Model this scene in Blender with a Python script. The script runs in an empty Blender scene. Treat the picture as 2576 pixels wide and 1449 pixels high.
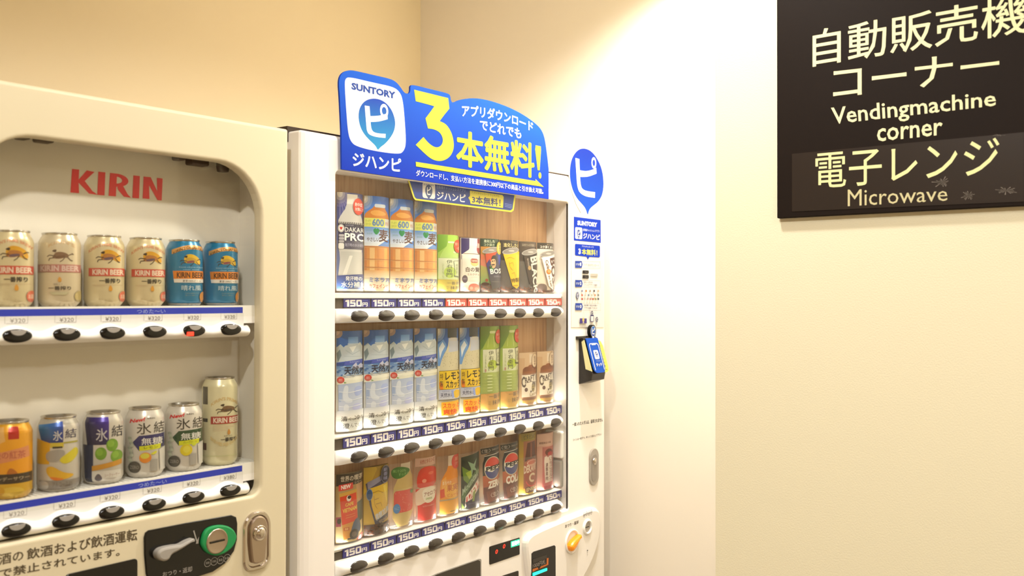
import bpy, bmesh, math, random
from math import sin, cos, pi, radians, sqrt, asin
from mathutils import Vector, Matrix
from mathutils.geometry import tessellate_polygon
random.seed(7)
S = bpy.context.scene
COL = S.collection

# ------------------------------------------------------------------ camera
CAM_Z = 1.49
TH, PH, RH, FPX = radians(52.132), radians(0.532), radians(0.066), 2451.2
fw = Vector((sin(TH)*cos(PH), cos(TH)*cos(PH), sin(PH)))
r0 = Vector((cos(TH), -sin(TH), 0.0)); u0 = r0.cross(fw)
rt = r0*cos(RH) + u0*sin(RH); up = u0*cos(RH) - r0*sin(RH)
cam = bpy.data.cameras.new('camera'); cam.sensor_width = 36.0
cam.lens = 36.0*FPX/2576.0; cam.clip_start = 0.02
co = bpy.data.objects.new('camera', cam); COL.objects.link(co)
M = Matrix.Identity(4)
for i in range(3):
    M[i][0], M[i][1], M[i][2] = rt[i], up[i], -fw[i]
M[2][3] = CAM_Z
co.matrix_world = M
cam.dof.use_dof = True; cam.dof.focus_distance = 2.28; cam.dof.aperture_fstop = 4.2
S.camera = co

# ------------------------------------------------------------------ view, world, lights
vs = S.view_settings
vs.view_transform = 'Standard'; vs.look = 'None'; vs.gamma = 1.0; vs.use_curve_mapping = False
vs.exposure = 0.22
S.cycles.use_denoising = True
S.cycles.max_bounces = 7; S.cycles.transparent_max_bounces = 16
S.cycles.sample_clamp_indirect = 6.0
W = bpy.data.worlds.new('world'); S.world = W; W.use_nodes = True
W.node_tree.nodes['Background'].inputs[0].default_value = (1.0, 0.92, 0.78, 1)
W.node_tree.nodes['Background'].inputs[1].default_value = 0.18

def lamp(name, kind, loc, power, color=(1, .86, .66), target=None, size=.1, size_y=None, angle=None, blend=.5):
    L = bpy.data.lights.new(name, kind); L.energy = power; L.color = color
    if kind == 'AREA':
        L.size = size
        if size_y: L.shape = 'RECTANGLE'; L.size_y = size_y
    elif kind == 'SPOT':
        L.shadow_soft_size = size; L.spot_size = radians(angle); L.spot_blend = blend
    else:
        L.shadow_soft_size = size
    o = bpy.data.objects.new(name, L); COL.objects.link(o); o.location = loc
    if target is not None:
        o.rotation_euler = (Vector(target) - Vector(loc)).to_track_quat('-Z', 'Y').to_euler()
    return o
WARM = (1.0, .968, .905)
# recessed ceiling downlights of the corner, then two unseen fill lamps
lamp('downlight_alcove', 'SPOT', (2.22, 1.22, 2.57), 105, WARM, (2.24, 1.22, 0), .045, angle=140, blend=.8)
lamp('downlight_front', 'SPOT', (1.46, .92, 2.57), 56, WARM, (1.46, .93, 0), .07, angle=157, blend=.25)
lamp('downlight_left', 'SPOT', (.25, .60, 2.57), 72, WARM, (.25, .61, 0), .045, angle=157, blend=.25)
lamp('fill_lamp_room', 'SPOT', (-.75, -.35, 2.57), 85, WARM, (-.75, -.34, 0), .06, angle=150, blend=.6)  # unseen fill lamp behind the camera, added to brighten the machine fronts
lamp('fill_lamp_hall', 'SPOT', (.75, -.6, 2.57), 70, WARM, (.75, -.59, 0), .06, angle=150, blend=.6)  # unseen fill lamp to the side, added to carry light into the displays

# ------------------------------------------------------------------ colour and material helpers
def lin(h):
    if isinstance(h, tuple): return h
    h = h.lstrip('#'); out = []
    for i in (0, 2, 4):
        c = int(h[i:i+2], 16)/255
        out.append(c/12.92 if c <= .04045 else ((c+.055)/1.055)**2.4)
    return tuple(out)
def mat(name, col, rough=.5, metal=0.0, coat=0.0, spec=.5, emit=None, es=0.0):
    m = bpy.data.materials.new(name); m.use_nodes = True
    b = m.node_tree.nodes['Principled BSDF']
    b.inputs['Base Color'].default_value = (*lin(col), 1)
    b.inputs['Roughness'].default_value = rough; b.inputs['Metallic'].default_value = metal
    b.inputs['Coat Weight'].default_value = coat; b.inputs['Specular IOR Level'].default_value = spec
    if emit:
        b.inputs['Emission Color'].default_value = (*lin(emit), 1); b.inputs['Emission Strength'].default_value = es
    return m
def ink_mat(name, rough=.35, metal=0.0, coat=0.0, spec=.5):
    m = mat(name, 'ffffff', rough, metal, coat, spec); nt = m.node_tree
    a = nt.nodes.new('ShaderNodeAttribute'); a.attribute_name = 'ink'
    nt.links.new(a.outputs['Color'], nt.nodes['Principled BSDF'].inputs['Base Color'])
    return m
def add_bump(m, scale, strength, dist=.001, detail=3, kind='noise', stretch=None):
    nt = m.node_tree; b = nt.nodes['Principled BSDF']
    tc = nt.nodes.new('ShaderNodeTexCoord'); mp = nt.nodes.new('ShaderNodeMapping')
    if stretch: mp.inputs['Scale'].default_value = stretch
    nt.links.new(tc.outputs['Object'], mp.inputs['Vector'])
    if kind == 'noise':
        n = nt.nodes.new('ShaderNodeTexNoise'); n.inputs['Scale'].default_value = scale; n.inputs['Detail'].default_value = detail
        out = n.outputs['Fac']
    else:
        n = nt.nodes.new('ShaderNodeTexVoronoi'); n.inputs['Scale'].default_value = scale; out = n.outputs['Distance']
    nt.links.new(mp.outputs[0], n.inputs['Vector'])
    bp = nt.nodes.new('ShaderNodeBump'); bp.inputs['Strength'].default_value = strength; bp.inputs['Distance'].default_value = dist
    nt.links.new(out, bp.inputs['Height']); nt.links.new(bp.outputs[0], b.inputs['Normal'])
    return m
def wood_mat(name):
    m = mat(name, 'b58a5c', .55); nt = m.node_tree; b = nt.nodes['Principled BSDF']
    tc = nt.nodes.new('ShaderNodeTexCoord'); mp = nt.nodes.new('ShaderNodeMapping'); mp.inputs['Scale'].default_value = (1, 1, .05)
    n1 = nt.nodes.new('ShaderNodeTexNoise'); n1.inputs['Scale'].default_value = 130; n1.inputs['Detail'].default_value = 6; n1.inputs['Distortion'].default_value = .6
    n2 = nt.nodes.new('ShaderNodeTexNoise'); n2.inputs['Scale'].default_value = 22; n2.inputs['Detail'].default_value = 2
    mx = nt.nodes.new('ShaderNodeMath'); mx.operation = 'ADD'
    cr = nt.nodes.new('ShaderNodeValToRGB')
    hf = nt.nodes.new('ShaderNodeMath'); hf.operation = 'MULTIPLY'; hf.inputs[1].default_value = .5
    cr.color_ramp.elements[0].position = .30; cr.color_ramp.elements[0].color = (*lin('9f7656'), 1)
    cr.color_ramp.elements[1].position = .66; cr.color_ramp.elements[1].color = (*lin('d9b087'), 1)
    e = cr.color_ramp.elements.new(.47); e.color = (*lin('c99c72'), 1)
    nt.links.new(tc.outputs['Object'], mp.inputs['Vector'])
    nt.links.new(mp.outputs[0], n1.inputs['Vector']); nt.links.new(mp.outputs[0], n2.inputs['Vector'])
    nt.links.new(n1.outputs['Fac'], mx.inputs[0]); nt.links.new(n2.outputs['Fac'], mx.inputs[1])
    nt.links.new(mx.outputs[0], hf.inputs[0]); nt.links.new(hf.outputs[0], cr.inputs['Fac']); nt.links.new(cr.outputs['Color'], b.inputs['Base Color'])
    return m
def glass_mat(name, tint=(1, 1, 1), refl=1.0, haze=0.0, rough=.02):
    m = bpy.data.materials.new(name); m.use_nodes = True; nt = m.node_tree; nt.nodes.clear()
    out = nt.nodes.new('ShaderNodeOutputMaterial'); t = nt.nodes.new('ShaderNodeBsdfTransparent'); t.inputs[0].default_value = (*tint, 1)
    g = nt.nodes.new('ShaderNodeBsdfGlossy'); g.inputs['Roughness'].default_value = rough
    # Schlick reflectance from the facing angle, the same for both sides of the sheet
    fr = nt.nodes.new('ShaderNodeLayerWeight'); fr.inputs['Blend'].default_value = .5
    pw = nt.nodes.new('ShaderNodeMath'); pw.operation = 'POWER'; pw.inputs[1].default_value = 5
    ma = nt.nodes.new('ShaderNodeMath'); ma.operation = 'MULTIPLY_ADD'; ma.inputs[1].default_value = .96; ma.inputs[2].default_value = .04
    ml = nt.nodes.new('ShaderNodeMath'); ml.operation = 'MULTIPLY'; ml.inputs[1].default_value = refl
    nt.links.new(fr.outputs['Facing'], pw.inputs[0]); nt.links.new(pw.outputs[0], ma.inputs[0])
    mx = nt.nodes.new('ShaderNodeMixShader')
    nt.links.new(ma.outputs[0], ml.inputs[0]); nt.links.new(ml.outputs[0], mx.inputs[0])
    nt.links.new(t.outputs[0], mx.inputs[1]); nt.links.new(g.outputs[0], mx.inputs[2])
    last = mx
    if haze:
        d = nt.nodes.new('ShaderNodeBsdfDiffuse'); d.inputs[0].default_value = (.85, .85, .85, 1)
        m2 = nt.nodes.new('ShaderNodeMixShader'); m2.inputs[0].default_value = haze
        nt.links.new(mx.outputs[0], m2.inputs[1]); nt.links.new(d.outputs[0], m2.inputs[2]); last = m2
    nt.links.new(last.outputs[0], out.inputs[0])
    return m

INK = ink_mat('printed_paper', .38)
INKS = ink_mat('printed_sticker', .5)
INKB = ink_mat('printed_board', .6, spec=.15)
INKT = ink_mat('printed_tag', .5)
INKP = ink_mat('printed_panel', .5)
INKC = ink_mat('printed_can', .27, .25, .3)
INKD = ink_mat('painted_sign', .6, spec=.15)
WHITE = mat('white_painted_steel', 'efe9e2', .42)
WPL = mat('white_gloss_plastic', 'f2efe9', .28)
CREAM = mat('cream_painted_steel', 'd2c6a8', .42)
LINER = mat('grey_white_liner', 'efe8dc', .55)
BLACK = mat('black_gloss_plastic', '0d0a08', .15)
BTN = mat('dark_button_plastic', '2e2620', .25, coat=.25)
DARK = mat('dark_metal', '2a231d', .5)
GREY = mat('grey_plastic', '9a948c', .4)
LGREY = mat('lock_plate_grey', 'a9a299', .4, .4)
CHROME = mat('chrome', 'cfc6bd', .12, 1.0)
STEEL = mat('brushed_steel', 'b6a698', .3, 1.0)
ALU = mat('can_aluminium', 'c9c4bb', .25, 1.0)
GREEN = mat('green_plastic', '14894a', .35)
ORANGE = mat('orange_plastic', 'ff9a1c', .35)
YELLOW = mat('yellow_card', 'f4ec62', .5)
BLUEP = mat('blue_plastic', '1a5fd6', .35)
WOOD = wood_mat('oak_panel')
GLASS = glass_mat('window_glass', (.98, .98, .965), .45)
CLEAR = glass_mat('clear_plastic', (.97, .97, .955), .8, .05, .08)
LED_R = mat('red_led', '300000', .4, emit='ff2010', es=6)
LED_G = mat('green_led', '003018', .4, emit='9dffd0', es=9)
LED_D = mat('green_led_dim', '003018', .4, emit='20e0a0', es=1.2)
# ------------------------------------------------------------------ mesh builder
PAPER = {'printed_paper': 1.22, 'printed_sticker': 1.25, 'printed_tag': 1.4, 'printed_can': 1.15, 'printed_board': 1.9}
class MB:
    def __init__(s): s.v = []; s.f = []; s.m = []; s.c = []; s.sm = []
    def face(s, pts, m=0, col=None, smooth=False):
        b = len(s.v); s.v.extend([tuple(p) for p in pts]); s.f.append(tuple(range(b, b+len(pts))))
        s.m.append(m); s.sm.append(smooth)
        if col is None: col = (1, 1, 1)
        s.c.append(list(col) if isinstance(col, list) else [col]*len(pts))
    def add(s, verts, faces, m=0, col=(1, 1, 1), smooth=False):
        b = len(s.v); s.v.extend([tuple(p) for p in verts])
        for f in faces:
            s.f.append(tuple(b+i for i in f)); s.m.append(m); s.sm.append(smooth); s.c.append([col]*len(f))
    def box(s, x0, x1, y0, y1, z0, z1, m=0, col=(1, 1, 1)):
        v = [(x, y, z) for x in (x0, x1) for y in (y0, y1) for z in (z0, z1)]
        s.add(v, [(0, 1, 3, 2), (4, 6, 7, 5), (0, 4, 5, 1), (2, 3, 7, 6), (0, 2, 6, 4), (1, 5, 7, 3)], m, col)
    def rbox(s, x0, x1, y0, y1, z0, z1, r=.004, m=0, col=(1, 1, 1)):
        """box whose front (-Y) edges are rounded off"""
        s.loft([[(p[0], y, p[1]) for p in rr(x0+i, x1-i, z0+i, z1-i, max(r*1.2-i, .0005), 4)]
                for i, y in ((0, y1), (0, y0+r), (r*.3, y0+r*.3), (r, y0))], True, True, m, col)
    def loft(s, loops, cap0=False, cap1=False, m=0, col=(1, 1, 1), closed=True, smooth=False, capm=None):
        n = len(loops[0]); b = len(s.v)
        for L in loops: s.v.extend([tuple(p) for p in L])
        F = []
        for k in range(len(loops)-1):
            for i in range(n if closed else n-1):
                j = (i+1) % n
                F.append((b+k*n+i, b+k*n+j, b+(k+1)*n+j, b+(k+1)*n+i))
        for f in F: s.f.append(f); s.m.append(m); s.sm.append(smooth); s.c.append([col]*4)
        for flag, k in ((cap0, 0), (cap1, len(loops)-1)):
            if flag:
                f = [b+k*n+i for i in range(n)]
                if k == 0: f = f[::-1]
                s.f.append(tuple(f)); s.m.append(m if capm is None else capm); s.sm.append(False); s.c.append([col]*n)
    def lathe(s, prof, c=(0, 0, 0), n=40, m=0, col=(1, 1, 1), axis='z', smooth=True, cap0=False, cap1=False):
        loops = []
        for r, h in prof:
            L = []
            for i in range(n):
                a = 2*pi*i/n
                if axis == 'z': L.append((c[0]+r*cos(a), c[1]+r*sin(a), c[2]+h))
                else: L.append((c[0]+r*cos(a), c[1]+h, c[2]+r*sin(a)))
            loops.append(L)
        s.loft(loops, cap0, cap1, m, col, smooth=smooth)
    def tube(s, pts, r, n=10, m=0, col=(1, 1, 1)):
        loops = []
        for i, p in enumerate(pts):
            p = Vector(p); a = Vector(pts[max(i-1, 0)]); b2 = Vector(pts[min(i+1, len(pts)-1)])
            t = (b2-a).normalized(); q = t.cross(Vector((0, 0, 1)))
            if q.length < .01: q = t.cross(Vector((0, 1, 0)))
            q.normalize(); w = t.cross(q); R = r[i] if isinstance(r, list) else r
            loops.append([p+q*R*cos(2*pi*k/n)+w*R*sin(2*pi*k/n) for k in range(n)])
        s.loft(loops, True, True, m, col, smooth=True)
    def prism(s, poly, y0, y1, m=0, col=(1, 1, 1), bev=0.0, mf=None):
        """outline in (x, z), from back y1 to front y0; optional front chamfer"""
        loops = [[(x, y1, z) for x, z in poly]]
        if bev:
            loops.append([(x, y0+bev, z) for x, z in poly])
            ins = inset(poly, bev*.35); loops.append([(x, y0+bev*.35, z) for x, z in ins])
            ins = inset(poly, bev); loops.append([(x, y0, z) for x, z in ins])
        else:
            loops.append([(x, y0, z) for x, z in poly])
        s.loft(loops, False, False, m, col)
        for L, fl in ((loops[0], True), (loops[-1], False)):
            T = tessellate_polygon([[Vector((p[0], p[2], 0)) for p in L]])
            for t in T: s.face([L[i] for i in t], m if mf is None else mf, col)
    def build(s, name, mats, parent=None, loc=None, fix=True, local=False):
        root = parent
        while root is not None and root.parent is not None: root = root.parent
        if root is not None and not local:
            a = root.location; s.v = [(p[0]-a[0], p[1]-a[1], p[2]-a[2]) for p in s.v]
        me = bpy.data.meshes.new(name); me.from_pydata(s.v, [], s.f)
        if not isinstance(mats, (list, tuple)): mats = [mats]
        for q in mats: me.materials.append(q)
        me.polygons.foreach_set('material_index', s.m); me.polygons.foreach_set('use_smooth', s.sm)
        if any(q.name.startswith(('printed', 'painted')) for q in mats):
            a = me.attributes.new('ink', 'FLOAT_COLOR', 'CORNER'); buf = []
            L = [PAPER.get(q.name, 1.0) for q in mats]; L = max(L)
            for cs in s.c:
                for q in cs:
                    w = max(0.0, (min(q)-.62)/.38); k = (1+(L*.92-1)*w)/L if L > 1 else 1.0    # pigments are deeper than paper white
                    buf.extend((q[0]*k, q[1]*k, q[2]*k, 1.0))
            a.data.foreach_set('color', buf)
        if fix:
            bm = bmesh.new(); bm.from_mesh(me); bmesh.ops.recalc_face_normals(bm, faces=bm.faces); bm.to_mesh(me); bm.free()
        me.update()
        o = bpy.data.objects.new(name, me); COL.objects.link(o)
        if parent is not None: o.parent = parent
        if loc: o.location = loc
        return o

def smooth_open(P, it=2):
    for _ in range(it):
        Q = [P[0]]
        for a, b in zip(P, P[1:]):
            Q += [(a[0]*.75+b[0]*.25, a[1]*.75+b[1]*.25), (a[0]*.25+b[0]*.75, a[1]*.25+b[1]*.75)]
        P = Q+[P[-1]]
    return P
def inset(poly, d):
    n = len(poly); A = sum(poly[i][0]*poly[(i+1) % n][1]-poly[(i+1) % n][0]*poly[i][1] for i in range(n)); sg = 1 if A > 0 else -1
    out = []
    for i in range(n):
        p, q, r = Vector(poly[i-1]), Vector(poly[i]), Vector(poly[(i+1) % n])
        a = (q-p); b = (r-q)
        if a.length < 1e-7 or b.length < 1e-7: out.append(tuple(q)); continue
        a.normalize(); b.normalize(); na = Vector((-a.y, a.x))*sg; nb = Vector((-b.y, b.x))*sg
        k = na+nb; k = k.normalized()/max(.5, k.normalized().dot(na)) if k.length > 1e-6 else na
        out.append((q.x+k.x*d, q.y+k.y*d))
    return out
def rr(x0, x1, z0, z1, r, n=6):
    """rounded rectangle, counter-clockwise; r one radius or (bl, br, tr, tl)"""
    if not isinstance(r, (tuple, list)): r = (r,)*4
    P = []
    for (cx, cz, q, a0) in ((x0+r[0], z0+r[0], r[0], 180), (x1-r[1], z0+r[1], r[1], 270), (x1-r[2], z1-r[2], r[2], 0), (x0+r[3], z1-r[3], r[3], 90)):
        for i in range(n+1):
            a = radians(a0+90*i/n); P.append((cx+q*cos(a), cz+q*sin(a)))
    return P
def ell(cx, cy, rx, ry, n=28, a0=0, a1=360):
    k = n if a1-a0 >= 360 else n+1
    return [(cx+rx*cos(radians(a0+(a1-a0)*i/n)), cy+ry*sin(radians(a0+(a1-a0)*i/n))) for i in range(k)]
def smooth_poly(P, it=2):
    for _ in range(it):
        Q = []
        for i in range(len(P)):
            a, b = P[i], P[(i+1) % len(P)]
            Q += [(a[0]*.75+b[0]*.25, a[1]*.75+b[1]*.25), (a[0]*.25+b[0]*.75, a[1]*.25+b[1]*.75)]
        P = Q
    return P

# ------------------------------------------------------------------ lettering and print
_tx = {}
def glyphs(s, bold):
    k = (s, bold)
    if k not in _tx:
        cjk = any(ord(ch) > 0x2000 for ch in s)
        c = bpy.data.curves.new('lettering', 'FONT'); c.body = s; c.size = 1.0; c.offset = 0 if cjk or bold > .055 else bold; c.resolution_u = 2
        o = bpy.data.objects.new('lettering', c); COL.objects.link(o)
        bpy.context.view_layer.update()
        ev = o.evaluated_get(bpy.context.evaluated_depsgraph_get()); me = ev.to_mesh()
        V = [(v.co.x, v.co.y) for v in me.vertices]; F = [tuple(p.vertices) for p in me.polygons]
        ev.to_mesh_clear(); bpy.data.objects.remove(o); bpy.data.curves.remove(c)
        if V:
            x0 = min(v[0] for v in V); x1 = max(v[0] for v in V); y0 = min(v[1] for v in V); y1 = max(v[1] for v in V)
            w = max(x1-x0, 1e-4); h = max(y1-y0, 1e-4)
            V = [((x-x0)/w, (y-y0)/h) for x, y in V]
        else: w = h = 1
        _tx[k] = (V, F, w/h)
    return _tx[k]

class G:
    """flat print: layered coloured shapes in a 2-D frame; down=True when v runs downwards"""
    def __init__(s): s.it = []; s.dep = {}
    def poly(s, P, col, col2=None):
        """col2: colour at the last-v end (vertical blend)"""
        T = tessellate_polygon([[Vector((p[0], p[1], 0)) for p in P]])
        c = lin(col)
        if col2 is None: cs = [c]*len(P)
        else:
            d = lin(col2); v0 = min(p[1] for p in P); v1 = max(p[1] for p in P)
            cs = [tuple(c[k]+(d[k]-c[k])*(p[1]-v0)/max(v1-v0, 1e-9) for k in range(3)) for p in P]
        s.it.append((list(P), [tuple(t) for t in T], cs)); return s
    def rect(s, a, b, c, d, col, col2=None): return s.poly([(a, b), (c, b), (c, d), (a, d)], col, col2)
    def quadc(s, P, cols):
        s.it.append((list(P), [(0, 1, 2), (0, 2, 3)], [lin(c) for c in cols])); return s
    def rr(s, a, b, c, d, r, col, col2=None, ry=None):
        P = rr(0, 1, 0, 1, .5, 5) if False else None
        x0, x1, y0, y1 = min(a, c), max(a, c), min(b, d), max(b, d); ry = ry or r; Q = []
        for (cx, cy, a0) in ((x0+r, y0+ry, 180), (x1-r, y0+ry, 270), (x1-r, y1-ry, 0), (x0+r, y1-ry, 90)):
            for i in range(6):
                t = radians(a0+18*i); Q.append((cx+r*cos(t), cy+ry*sin(t)))
        return s.poly(Q, col, col2)
    def ell(s, cx, cy, rx, ry, col, col2=None, n=24): return s.poly(ell(cx, cy, rx, ry, n), col, col2)
    def ring(s, cx, cy, rx, ry, w, col, n=24, a0=0, a1=360):
        o = ell(cx, cy, rx, ry, n, a0, a1); k = 1-w
        i = ell(cx, cy, rx*k, ry*k, n, a0, a1); m = len(o); P = o+i
        T = [(j, (j+1) % m, m+(j+1) % m, m+j) for j in range(m if a1-a0 >= 360 else m-1)]
        s.it.append((P, T, [lin(col)]*len(P))); return s
    def line(s, pts, w, col, wy=None):
        for p, q in zip(pts, pts[1:]):
            dx, dy = q[0]-p[0], q[1]-p[1]; L = sqrt(dx*dx+dy*dy) or 1; nx, ny = -dy/L*w/2, dx/L*(wy or w)/2
            s.poly([(p[0]+nx, p[1]+ny), (q[0]+nx, q[1]+ny), (q[0]-nx, q[1]-ny), (p[0]-nx, p[1]-ny)], col)
        return s
    def text(s, t, tl, tr, bl, br, col, bold=0.0, arc=None):
        """lettering stretched onto a quad given by its corners"""
        V, F, asp = glyphs(t, bold); w = asp
        # heavier East Asian strokes: the outline repeated around a small circle
        offs = [(0, 0)]
        if (bold > .004 and any(ord(ch) > 0x2000 for ch in t)) or bold > .055:
            n = 6 if bold < .03 else 8; offs = [(bold*.6*cos(2*pi*i/n), bold*.6*sin(2*pi*i/n)) for i in range(n)]
        bh = 1.2*bold if len(offs) > 1 else 0; kx = 1/(asp+bh); ky = 1/(1+bh)
        for j, (ox, oy) in enumerate(offs):
            P = []
            for x, y in V:
                x = (x*asp+bh/2+ox)*kx; y = (y+bh/2+oy)*ky
                a = [bl[k]+(br[k]-bl[k])*x for k in (0, 1)]; b = [tl[k]+(tr[k]-tl[k])*x for k in (0, 1)]
                q = [a[k]+(b[k]-a[k])*y for k in (0, 1)]
                if arc: q[1] += arc*4*(x-.5)**2
                P.append(tuple(q))
            s.it.append((P, F, [lin(col)]*len(P))); s.dep[len(s.it)-1] = .12
        s.it.append(([], [], [])); return s
    def t(s, t, a, b, c, d, col, bold=0.0, arc=None):
        """lettering in a box: a,b = left/top, c,d = right/bottom"""
        return s.text(t, (a, b), (c, b), (a, d), (c, d), col, bold, arc)
    def vt(s, t, a, b, c, d, col, bold=0.0):
        """upright vertical lettering, one glyph under the other"""
        n = len(t); h = (d-b)/n
        for i, ch in enumerate(t):
            s.t(ch, a, b+h*(i+.06), c, b+h*(i+.94), col, bold)
        return s
    def bake(s, mb, fn, m, cutu=None, cutv=None, clip=None):
        k = 0.0
        for idx, (P, F, C) in enumerate(s.it):
            k += s.dep.get(idx, 1.0)
            for f in F:
                poly = [(P[i][0], P[i][1], C[i]) for i in f]
                if clip:
                    poly = hp(poly, 0, clip[0], 1); poly = hp(poly, 0, clip[2], -1); poly = hp(poly, 1, clip[1], 1); poly = hp(poly, 1, clip[3], -1)
                    if len(poly) < 3: continue
                ps = [poly]
                for ax, cuts in ((0, cutu), (1, cutv)):
                    if not cuts: continue
                    nps = []
                    for q in ps:
                        lo = min(p[ax] for p in q); hi = max(p[ax] for p in q); cur = q
                        for c in cuts:
                            if lo < c-1e-6 and c+1e-6 < hi:
                                a = hp(cur, ax, c, -1)
                                if len(a) > 2: nps.append(a)
                                cur = hp(cur, ax, c, 1)
                                if len(cur) < 3: break
                        if len(cur) > 2: nps.append(cur)
                    ps = nps
                for q in ps:
                    mb.face([fn(p[0], p[1], k) for p in q], m, [p[2] for p in q])
def hp(poly, ax, c, sg):
    out = []; n = len(poly)
    for i in range(n):
        p, q = poly[i-1], poly[i]; a = (p[ax]-c)*sg; b = (q[ax]-c)*sg
        if (a < 0) != (b < 0):
            t = a/(a-b); out.append((p[0]+(q[0]-p[0])*t, p[1]+(q[1]-p[1])*t, tuple(p[2][j]+(q[2][j]-p[2][j])*t for j in range(3))))
        if b >= 0: out.append(q)
    return out

def blocky(g, ch, x0, zt, x1, zb, col, w=.30):
    """square-shouldered figures 1, 5 and 0"""
    W, H = x1-x0, zb-zt; T = w*W; V = T*.62*abs(H)/abs(W)*1.25*(1 if H > 0 else -1); r = T*.35
    P = lambda *L: g.poly([(x0+a, zt+b) for a, b in L], col)
    if ch == '1': P((W*.05, H*.10), (W*.55, 0), (W*.95, 0), (W*.95, H), (W*.45, H), (W*.45, V*1.2), (W*.05, V*1.3))
    elif ch == '5':
        P((0, 0), (W*.94, 0), (W*.94, V), (T, V), (T, H*.36), (W-r, H*.36), (W, H*.36+r*.8*(1 if H > 0 else -1)), (W, H-V*.35), (W-r, H), (0, H), (0, H-V), (W-T, H-V), (W-T, H*.36+V), (0, H*.36+V))
    else:
        s_ = 1 if H > 0 else -1; q = r*.9*s_
        o = [(r, 0), (W-r, 0), (W, q), (W, H-q), (W-r, H), (r, H), (0, H-q), (0, q)]; i = [(T, V), (W-T, V), (W-T, V), (W-T, H-V), (W-T, H-V), (T, H-V), (T, H-V), (T, V)]
        n = 8; g.it.append(([(x0+a, zt+b) for a, b in o+i], [(j, (j+1) % n, n+(j+1) % n, n+j) for j in range(n)], [lin(col)]*16))
# ------------------------------------------------------------------ scene objects
def tag(o, label, cat, group=None):
    o['label'] = label; o['category'] = cat
    if group: o['group'] = group
    return o
def thing(name, label, cat, loc=(0, 0, 0), group=None):
    o = bpy.data.objects.new(name, None); COL.objects.link(o); o.location = loc; o.empty_display_size = .05
    return tag(o, label, cat, group)
def struct(o): o['kind'] = 'structure'; return o
def copy_thing(src, loc, label):
    o = src.copy(); COL.objects.link(o); o.location = loc; o['label'] = label
    for ch in src.children:
        c = ch.copy(); COL.objects.link(c); c.parent = o
        for g in ch.children:
            d = g.copy(); COL.objects.link(d); d.parent = c
    return o
def at(x, y, Y):
    """the point of the upright plane at depth Y that shows at pixel (x, y) of the photograph: (X, Z)"""
    d = fw + rt*((x-1288)/FPX) - up*((y-724.5)/FPX); k = Y/d.y
    return (d.x*k, d.z*k+CAM_Z)
def atx(x, y, X):
    """the same on the plane at X: (Y, Z)"""
    d = fw + rt*((x-1288)/FPX) - up*((y-724.5)/FPX); k = X/d.x
    return (d.y*k, d.z*k+CAM_Z)
def crop(ox, oy, sc, Y):
    return lambda x, y: at(ox+x/sc, oy+y/sc, Y)
def flat(Y, e=.00004):
    return lambda u, v, k: (u, Y-.0003-e*k, v)
# ------------------------------------------------------------------ the room
PLASTER = add_bump(mat('smooth_cream_wallpaper', 'ecdab6', .75), 420, .15, .0006)
EMBOSS = add_bump(mat('embossed_cream_wallpaper', 'f4ecce', .6), 330, .32, .0010, 2)
PALE = add_bump(mat('smooth_white_wallpaper', 'f3e9d9', .75), 420, .12, .0005)
CEIL = mat('ceiling_white', 'efe6d6', .8)
FLOOR = mat('floor_vinyl', '8d7b64', .45)
HC = 2.58
def slab(name, x0, x1, y0, y1, z0, z1, m):
    b = MB(); b.box(x0, x1, y0, y1, z0, z1); return struct(b.build(name, m))
slab('wall_back', -2.2, 2.65, 2.40, 2.50, 0, HC, PLASTER)
slab('wall_right', 2.55, 2.65, .93, 2.40, 0, HC, PALE)
slab('wall_front_right', 1.90, 2.65, -2.2, .93, 0, HC, EMBOSS)
slab('wall_left', -2.3, -2.2, -2.3, 2.50, 0, HC, PLASTER)
slab('wall_rear', -2.3, 1.90, -2.3, -2.2, 0, HC, PLASTER)
slab('floor', -2.3, 2.65, -2.3, 2.50, -.05, 0, FLOOR)
slab('ceiling', -2.3, 2.65, -2.3, 2.50, HC, HC+.05, CEIL)

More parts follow.
